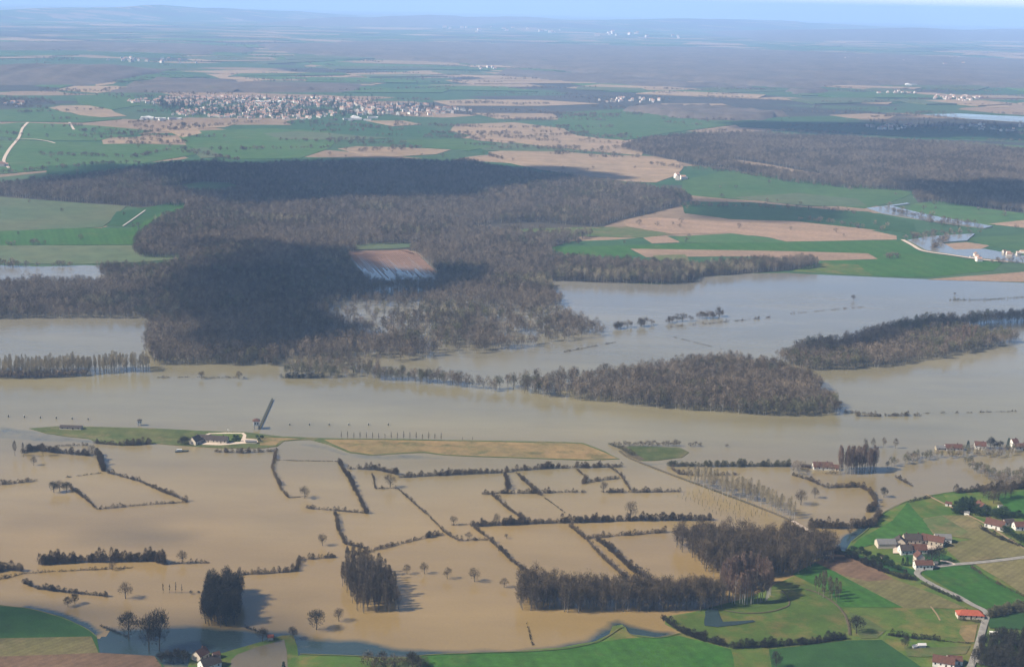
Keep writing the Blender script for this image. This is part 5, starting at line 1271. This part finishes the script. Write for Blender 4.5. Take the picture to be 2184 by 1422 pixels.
# lock island: gable house, lock houses inside the looped drive
sheet('gravel_yard', [(418, 944), (424, 936), (432, 930), (446, 924.5), (480, 923), (520, 923.5), (526, 928), (524, 936), (549, 938), (551, 944), (525, 946.5), (500, 948), (470, 950), (440, 949), (425, 948)], 'gravel', .56, jit=.5, step=4, skirt=.1)
sheet('lawn', [(430, 937), (440, 929), (450, 926), (515, 925.5), (519, 929), (512, 943), (480, 944), (440, 940)], 'pasture', .60, jit=.3, step=4, skirt=.05)
house(417, 945, 9, 8, 3.4, 3.8, 62, 'cream', 'tiledark', 'pale gabled lock house at the left end of the looped drive', 'lock_house', 'house', 1, 3, .5)
house(443, 940, 14, 8, 3, 3, -6, 'cream', 'tiledark', 'left dark-roofed lock building inside the looped drive', 'lock_house', 'house', 1, 4, .5)
house(470, 942, 14, 8, 3, 3, -6, 'cream', 'tiledark', 'right dark-roofed lock building inside the looped drive', 'lock_house', 'house', 1, 4, .5)
house(536, 944, 10, 3, 2, .8, -2, 'cream', 'slate', 'low garden wall building in the gravel yard of the lock', 'shed', 'shed', 0, 0, .5)
house(152, 914, 20, 6, 2.2, 1.4, -1, 'cream', 'tiledark', 'long low dark-roofed boathouse at the left tip of the island', 'boathouse', 'boathouse', 0, 4, .4)
# hut on legs and signal tower standing in the river
def river_hut(px, py, s, label, name, roof):
    p = G(px, py, .15)
    e = tag(empty(name, (p.x, p.y, .15), R(12)), label, 'hut')
    for x in (-1, 1):
        for y in (-1, 1): MB().box(x*1.3*s-.25, x*1.3*s+.25, y*1.3*s-.25, y*1.3*s+.25, -1, 2.4*s).build('leg', M['concrete'], e)
    MB().box(-1.9*s, 1.9*s, -1.9*s, 1.9*s, 2.4*s, 5.4*s).build('wall', M['white'], e)
    rb = MB(); o = 2.4*s
    rb.add([(-o, -o, 5.4*s), (o, -o, 5.4*s), (o, o, 5.4*s), (-o, o, 5.4*s), (0, 0, 6.9*s)], [(0, 1, 4), (1, 2, 4), (2, 3, 4), (3, 0, 4), (3, 2, 1, 0)]).build('roof', M[roof], e)
    for x in (-.8, .8): MB().box(x*s-.35*s, x*s+.35*s, -1.93*s, -1.87*s, 3.4*s, 4.6*s).build('window', M['glass'], e)
river_hut(298, 907, .95, 'small white hut on legs standing in the river with dark roof', 'river_hut', 'tiledark')
river_hut(547, 914, 1.5, 'white river tower at the near end of the dark weir', 'river_tower', 'tilebrown')
# dark weir frame reaching into the river
a, b = G(553, 914, .15), G(581, 852, .15)
we = tag(empty('weir', (a.x, a.y, .15), math.atan2(b.y-a.y, b.x-a.x)), 'long dark timber weir on piles reaching into the river', 'weir')
LW = (b-a).length
MB().box(0, LW, -.55, -.35, 1.3, 1.7).build('beam', M['darkwood'], we)
MB().box(0, LW, .35, .55, 1.3, 1.7).build('beam', M['darkwood'], we)
MB().box(0, LW, -.35, .35, 1.4, 1.55).build('deck', M['darkwood'], we)
k = 0
while k*6.0 < LW:
    for s in (-.5, .5): MB().tube((k*6.0+.4, s, -1), (k*6.0+.4, s, 2.3), .2, .18, 6).build('pile', M['darkwood'], we)
    k += 1
for i in range(int(LW/6)): MB().box(i*6+.9, i*6+5.9, -.08, .08, .7, 1.38).build('gate_panel', M['darkwood'], we)
# mooring posts
for k in range(6):
    p = G(618+k*42, 906.5, .15); e = tag(empty('mooring_post', (p.x, p.y, .15)), 'one of the tiny mooring posts in the river above the young tree row', 'post', 'mooring posts in mid river')
    MB().tube((0, 0, -1), (0, 0, 2.0), .55, .5, 7).build('pile', M['darkwood'], e); MB().tube((0, 0, 2.0), (0, 0, 2.4), .7, .6, 7).build('cap', M['concrete'], e)
for k in range(6):
    p = G(18+k*34, 889+k*1.2, .15); e = tag(empty('mooring_post', (p.x, p.y, .15)), 'one of the tiny mooring posts in the river near the left edge', 'post', 'mooring posts by the left edge')
    MB().tube((0, 0, -1), (0, 0, 2.0), .55, .5, 7).build('pile', M['darkwood'], e); MB().tube((0, 0, 2.0), (0, 0, 2.4), .7, .6, 7).build('cap', M['concrete'], e)
# barge moored below the lock, van at the lane, marker sign by the lock
p = G(386, 963, .15); e = tag(empty('moored_barge', (p.x, p.y, .15), R(14)), 'grey barge with pale cabin moored below the lock house', 'boat')
MB().add([(-5, -1.3, -.3), (4, -1.3, -.3), (6, 0, -.3), (4, 1.3, -.3), (-5, 1.3, -.3), (-5.2, -1.6, 1), (4.4, -1.6, 1), (7, 0, 1.3), (4.4, 1.6, 1), (-5.2, 1.6, 1)],
         [(0, 1, 6, 5), (1, 2, 7, 6), (2, 3, 8, 7), (3, 4, 9, 8), (4, 0, 5, 9), (5, 6, 7, 8, 9), (4, 3, 2, 1, 0)]).build('hull', M['darkwood'], e)
c = MB().box(-3.6, 1, -1.1, 1.1, 1, 2.4).build('cabin', M['boat'], e)
for x in (-2.6, -1.2, .2): MB().box(x-.35, x+.35, -1.13, -1.07, 1.5, 2.0).build('window', M['glass'], c)
p = G(2120, 1354, 1.0); e = tag(empty('caravan', (p.x, p.y, 1.0), R(-8)), 'white caravan parked beside the dark lane wood', 'caravan')
MB().add([(-3, -1.1, .5), (3, -1.1, .5), (3, 1.1, .5), (-3, 1.1, .5), (-3, -1.1, 2.5), (2.4, -1.1, 2.6), (2.4, 1.1, 2.6), (-3, 1.1, 2.5)],
         [(0, 3, 2, 1), (4, 5, 6, 7), (0, 1, 5, 4), (1, 2, 6, 5), (2, 3, 7, 6), (3, 0, 4, 7)]).build('body', M['white'], e)
for x in (-1, .8): MB().box(x-.5, x+.5, -1.13, -1.08, 1.4, 2.0).build('window', M['glass'], e)
for s in (-1.0, 1.0): MB().tube((0, s-.1, .35), (0, s+.1, .35), .35, .35, 10).build('wheel', M['darkwood'], e)
p = G(487, 921.5, .45); e = tag(empty('marker_sign', (p.x, p.y, .45)), 'white navigation board on a post above the lock drive', 'sign')
MB().box(-.9, .9, -.05, .05, 1.6, 3.2).build('board', M['white'], e); MB().tube((0, .1, -.3), (0, .1, 2.6), .1, .1, 6).build('post', M['concrete'], e)

# ------------------------------------------------------------------ the town and the far villages
def small_house_mesh(L, W, wh, rh, wall, roof):
    l, w = L/2, W/2
    v = [(-l, -w, 0), (l, -w, 0), (l, w, 0), (-l, w, 0), (-l, -w, wh), (l, -w, wh), (l, w, wh), (-l, w, wh), (-l, 0, wh+rh), (l, 0, wh+rh)]
    f = [(0, 1, 5, 4), (2, 3, 7, 6), (1, 2, 6, 9, 5), (3, 0, 4, 8, 7), (4, 5, 9, 8), (6, 7, 8, 9)]
    me = bpy.data.meshes.new('small_house'); me.from_pydata(v, [], f); me.materials.append(M[wall]); me.materials.append(M[roof])
    me.polygons.foreach_set('material_index', [0, 0, 0, 0, 1, 1]); me.update(); return me
SMALL = [small_house_mesh(11, 8, 5.5, 3, 'farwall', 'farroof'), small_house_mesh(14, 9, 6, 3.4, 'farwall', 'farroof'), small_house_mesh(9, 8, 7, 3, 'farwall', 'farroof'), small_house_mesh(12, 8, 4, 3, 'farwall', 'slate')]
SHED = [small_house_mesh(40, 18, 6, 2, 'farshed', 'farshed'), small_house_mesh(28, 14, 5, 2, 'farshed', 'slate')]
rt = random.Random(9)
FARH = []
def village(px, n, label, group, meshes=SMALL, s=1.0, name='town_house', cat='house'):
    poly = ground_poly(px); xs = [p[0] for p in poly]; ys = [p[1] for p in poly]; k = 0; t = 0
    while k < n and t < n*60:
        t += 1
        x, y = rt.uniform(min(xs), max(xs)), rt.uniform(min(ys), max(ys))
        if not in_poly(np.array([x]), np.array([y]), poly)[0]: continue
        FARH.append((s/math.hypot(x, y), x, y, rt.choice((0, 0, 1.57))+rt.gauss(.15, .25), s*rt.uniform(.85, 1.35), rt.choice(meshes), label, group, name, cat)); k += 1
TOWN = 'one of the many small pale houses of the distant town'
village([(360, 246), (400, 232), (530, 229), (660, 234), (740, 244), (660, 256), (500, 254)], 260, TOWN, 'houses of the distant town', s=.78)
village([(270, 216), (400, 206), (540, 206), (690, 209), (790, 214), (780, 227), (600, 231), (440, 228), (290, 224)], 460, TOWN, 'houses of the distant town', s=.82)
village([(700, 228), (820, 224), (900, 224), (1010, 238), (920, 247), (760, 247)], 130, 'one of the small pale houses at the right end of the town', 'houses at the right end of the town', s=1.15)
village([(725, 252), (770, 248), (800, 252), (780, 259), (735, 258)], 8, 'one of the long white sheds at the near edge of the town', 'sheds at the near edge of the town', SHED, .8, 'shed', 'shed')
village([(298, 254), (340, 250), (385, 255), (350, 261), (300, 260)], 8, 'one of the long pale sheds left below the town', 'sheds left below the town', SHED, .9, 'shed', 'shed')
village([(470, 216), (560, 214), (620, 220), (540, 224)], 6, 'one of the long pale halls inside the town', 'halls inside the town', SHED, .9, 'hall', 'hall')
village([(0, 225), (40, 218), (60, 224), (30, 230)], 14, 'one of the small houses of the hamlet at the left edge', 'hamlet at the left edge')
village([(1270, 216), (1340, 210), (1410, 214), (1400, 219), (1300, 220)], 24, 'one of the small houses of the village right of the town', 'village right of the town')
village([(1980, 206), (2060, 204), (2110, 212), (2060, 218), (1990, 212)], 40, 'one of the small houses below the far white sheds', 'village below the far white sheds')
village([(1860, 200), (1930, 196), (1960, 200), (1900, 206)], 14, 'one of the scattered houses left below the far white sheds', 'houses left below the far white sheds')
village([(1925, 183), (1950, 183), (1950, 187), (1930, 187)], 2, 'one of the long white factory sheds far off under the forest', 'far factory sheds', SHED, 1.7, 'shed', 'shed')
village([(1850, 172), (1900, 175), (1905, 180), (1850, 176)], 5, 'one of the far sheds left of the long white factory', 'sheds left of the far factory', SHED, 1.6, 'shed', 'shed')
village([(1840, 268), (1920, 266), (1960, 272), (1900, 280), (1850, 276)], 22, 'one of the small houses in the dark meadow beyond the right forest', 'hamlet beyond the right forest')
village([(2020, 268), (2100, 266), (2184, 272), (2300, 276), (2300, 288), (2184, 286), (2080, 280)], 46, 'one of the houses of the village at the right edge beyond the forest', 'village at the right edge')
village([(180, 126), (330, 124), (430, 134), (400, 138), (250, 132)], 18, 'one of the tiny houses of the hazy village under the left hills', 'hazy village at upper left', s=1.6)
village([(1020, 144), (1060, 142), (1060, 150), (1025, 152)], 6, 'one of the tiny white houses in front of the violet forest', 'houses before the violet forest', s=1.4)
village([(1760, 120), (1900, 128), (2100, 140), (2080, 146), (1880, 134), (1760, 126)], 24, 'one of the tiny hazy houses beyond the violet forest on the right', 'hazy houses beyond the violet forest', s=2.0)
village([(900, 55), (1100, 60), (1300, 68), (1500, 78), (1450, 84), (1200, 76), (950, 66)], 30, 'one of the faint pale specks of houses near the horizon', 'faint houses near the horizon', s=3.2)
village([(2066, 548), (2085, 546), (2110, 556), (2090, 560)], 6, 'one of the farm buildings on the causeway in the northern fields', 'farm buildings on the northern causeway', s=.65)
village([(2135, 541), (2184, 540), (2184, 550), (2145, 550)], 8, 'one of the pale houses in the flood at the right edge', 'houses in the northern flood', s=.6)
village([(1425, 381), (1460, 379), (1465, 384), (1430, 386)], 4, 'one of the small farm buildings beside the tan fields', 'farm by the tan fields', s=1)
village([(0, 352), (12, 350), (15, 358), (0, 362)], 3, 'one of the small houses on the winding lane at the left edge', 'houses on the winding lane', s=1)
FARH.sort(key=lambda h: -h[0])
rest_v, rest_f, rest_m, nh = [], [], [], 0
for _, x, y, rz, sc_, me_, label, group, nm, cat in FARH:
    z0 = .2+float(drop(x, y))
    if nm != 'town_house' or nh < 290:
        o = link(bpy.data.objects.new(nm, me_)); o.location = (x, y, z0); o.rotation_euler = (0, 0, rz); o.scale = (sc_, sc_, sc_)
        tag(o, label, cat, group); nh += nm == 'town_house'
    else:                                                # the smallest specks of the far villages
        c, s_ = math.cos(rz)*sc_, math.sin(rz)*sc_; b0 = len(rest_v)
        for v in me_.vertices: rest_v.append((x+v.co.x*c-v.co.y*s_, y+v.co.x*s_+v.co.y*c, z0+v.co.z*sc_))
        for p in me_.polygons: rest_f.append([b0+i for i in p.vertices]); rest_m.append(p.material_index)
me = bpy.data.meshes.new('distant_villages'); me.from_pydata(rest_v, [], rest_f); me.materials.append(M['farwall']); me.materials.append(M['farroof'])
me.polygons.foreach_set('material_index', rest_m); me.update()
tag(mesh_obj('distant_villages', me), 'pale specks of houses in the far villages and the back of the town', 'village', kind='stuff')
pts = np.concatenate([scatter([(330, 225), (410, 222), (420, 236), (560, 238), (700, 240), (690, 248), (430, 246), (340, 235)], 14, 61, thin=lambda x, y: .5+0*x), scatter([(300, 214), (770, 212), (980, 236), (900, 248), (520, 254), (380, 246)], 22, 62, thin=lambda x, y: .5+0*x),
     scatter([(1840, 266), (2184, 270), (2184, 290), (1900, 284)], 40, 63, thin=lambda x, y: .6+0*x)])
wood('town_trees', pts, ['w_ever', 'w_bush'], 'dark trees and gardens between the houses of the distant towns', 'tree', smin=.9, smax=1.7, seed=31)

# ------------------------------------------------------------------ clouds above the camera: they shade the forest and mirror in the lagoon
def volume_mat(name, col, dens, aniso=0.0):
    m = bpy.data.materials.new(name); m.use_nodes = True
    N, L = m.node_tree.nodes, m.node_tree.links
    N.remove(N['Principled BSDF'])
    v = N.new('ShaderNodeVolumePrincipled'); v.inputs['Color'].default_value = (*col, 1); v.inputs['Density'].default_value = dens; v.inputs['Anisotropy'].default_value = aniso
    L.new(v.outputs[0], N['Material Output'].inputs['Volume'])
    return m
CLOUD_Z = 1150.0
cloud_mat = volume_mat('cloud', (.97, .97, .98), .021)
def cloud(px, thick, seed, soft=90.0, zlev=0.0, st=28.0):
    poly = ground_poly(px)
    off = SUN_DIR*((CLOUD_Z-zlev)/SUN_DIR.z)
    poly = [(x+off.x, y+off.y) for x, y in poly]
    xs = [p[0] for p in poly]; ys = [p[1] for p in poly]
    gx = np.arange(min(xs)-3*st, max(xs)+4*st, st); gyy = np.arange(min(ys)-3*st, max(ys)+4*st, st)
    X, Y = np.meshgrid(gx, gyy)
    sd = sdist(X, Y, poly)+(fbm(X/150, Y/150, seed, 4)-.5)*soft*2.6
    if max(xs)-min(xs) > 2500 or max(ys)-min(ys) > 2500: st = 60.0; X, Y = np.meshgrid(np.arange(min(xs)-3*st, max(xs)+4*st, st), np.arange(min(ys)-3*st, max(ys)+4*st, st)); sd = sdist(X, Y, poly)+(fbm(X/300, Y/300, seed, 4)-.5)*soft*1.5
    T = thick*ss(0, soft, sd)*(.55+.6*fbm(X/110, Y/110, seed+9, 3))
    T[0] = T[-1] = 0; T[:, 0] = T[:, -1] = 0
    idx = np.arange(X.size).reshape(X.shape)
    q = np.stack([idx[:-1, :-1], idx[:-1, 1:], idx[1:, 1:], idx[1:, :-1]], -1).reshape(-1, 4)
    q = q[(T.ravel()[q] > 0).any(1)]
    if not len(q): return
    top = np.stack([X.ravel(), Y.ravel(), CLOUD_Z+T.ravel()*.75], -1); bot = np.stack([X.ravel(), Y.ravel(), CLOUD_Z-T.ravel()*.25], -1)
    n = X.size; bi = np.where(T.ravel() > 0, np.arange(n)+n, np.arange(n))
    V = np.concatenate([top, bot]); F = np.concatenate([q, bi[q][:, ::-1]])
    used = np.unique(F); remap = np.zeros(2*n, int); remap[used] = np.arange(len(used))
    o = mesh_obj('cloud', np_mesh('cloud', V[used], remap[F], [cloud_mat], smooth=True))
    tag(o, kind='stuff')
CLOUDS = [
 ([(290, 600), (380, 540), (600, 522), (760, 552), (950, 588), (960, 625), (820, 652), (690, 665), (650, 745), (570, 800), (440, 790), (350, 740), (300, 660)], 170, 105, 12),
 ([(220, 358), (520, 338), (900, 334), (1150, 355), (1290, 382), (1100, 402), (960, 430), (720, 436), (560, 450), (360, 430)], 160, 80, 12),
 ([(1930, 398), (2184, 394), (2500, 405), (2500, 460), (2184, 456), (2000, 436)], 150, 50, 10),
 ([(1420, 424), (1620, 426), (1800, 442), (1860, 468), (1700, 484), (1480, 464)], 34, 60, 0),
 ([(1660, 760), (1760, 735), (1900, 698), (2184, 660), (2300, 655), (2300, 694), (2100, 706), (1900, 726), (1760, 772)], 130, 35, 14),
 ([(-80, 1100), (150, 1088), (330, 1096), (440, 1142), (350, 1176), (150, 1174), (-80, 1154)], 34, 40, 0),
 ([(-200, 1270), (120, 1290), (330, 1296), (520, 1300), (700, 1340), (660, 1396), (330, 1400), (100, 1356), (-200, 1350)], 46, 40, 0),
 ([(1550, 258), (1800, 258), (2184, 266), (2184, 298), (1800, 292), (1560, 276)], 130, 90, 0),
 ([(40, 372), (240, 346), (340, 362), (200, 398), (40, 404)], 100, 50, 0),
]
for i, (px, th, soft, zl) in enumerate(CLOUDS): cloud(px, th, 40+i*7, soft, zl)

# ------------------------------------------------------------------ haze over the whole plain
hb = MB().box(-97000, 97000, -97000, 97000, -540.0, 500.0)
me = bpy.data.meshes.new('haze'); me.from_pydata(hb.v, [], hb.f); me.materials.append(volume_mat('haze', HAZE_COLOR, HAZE_DENSITY, .0)); me.update()
tag(mesh_obj('haze', me), kind='stuff')
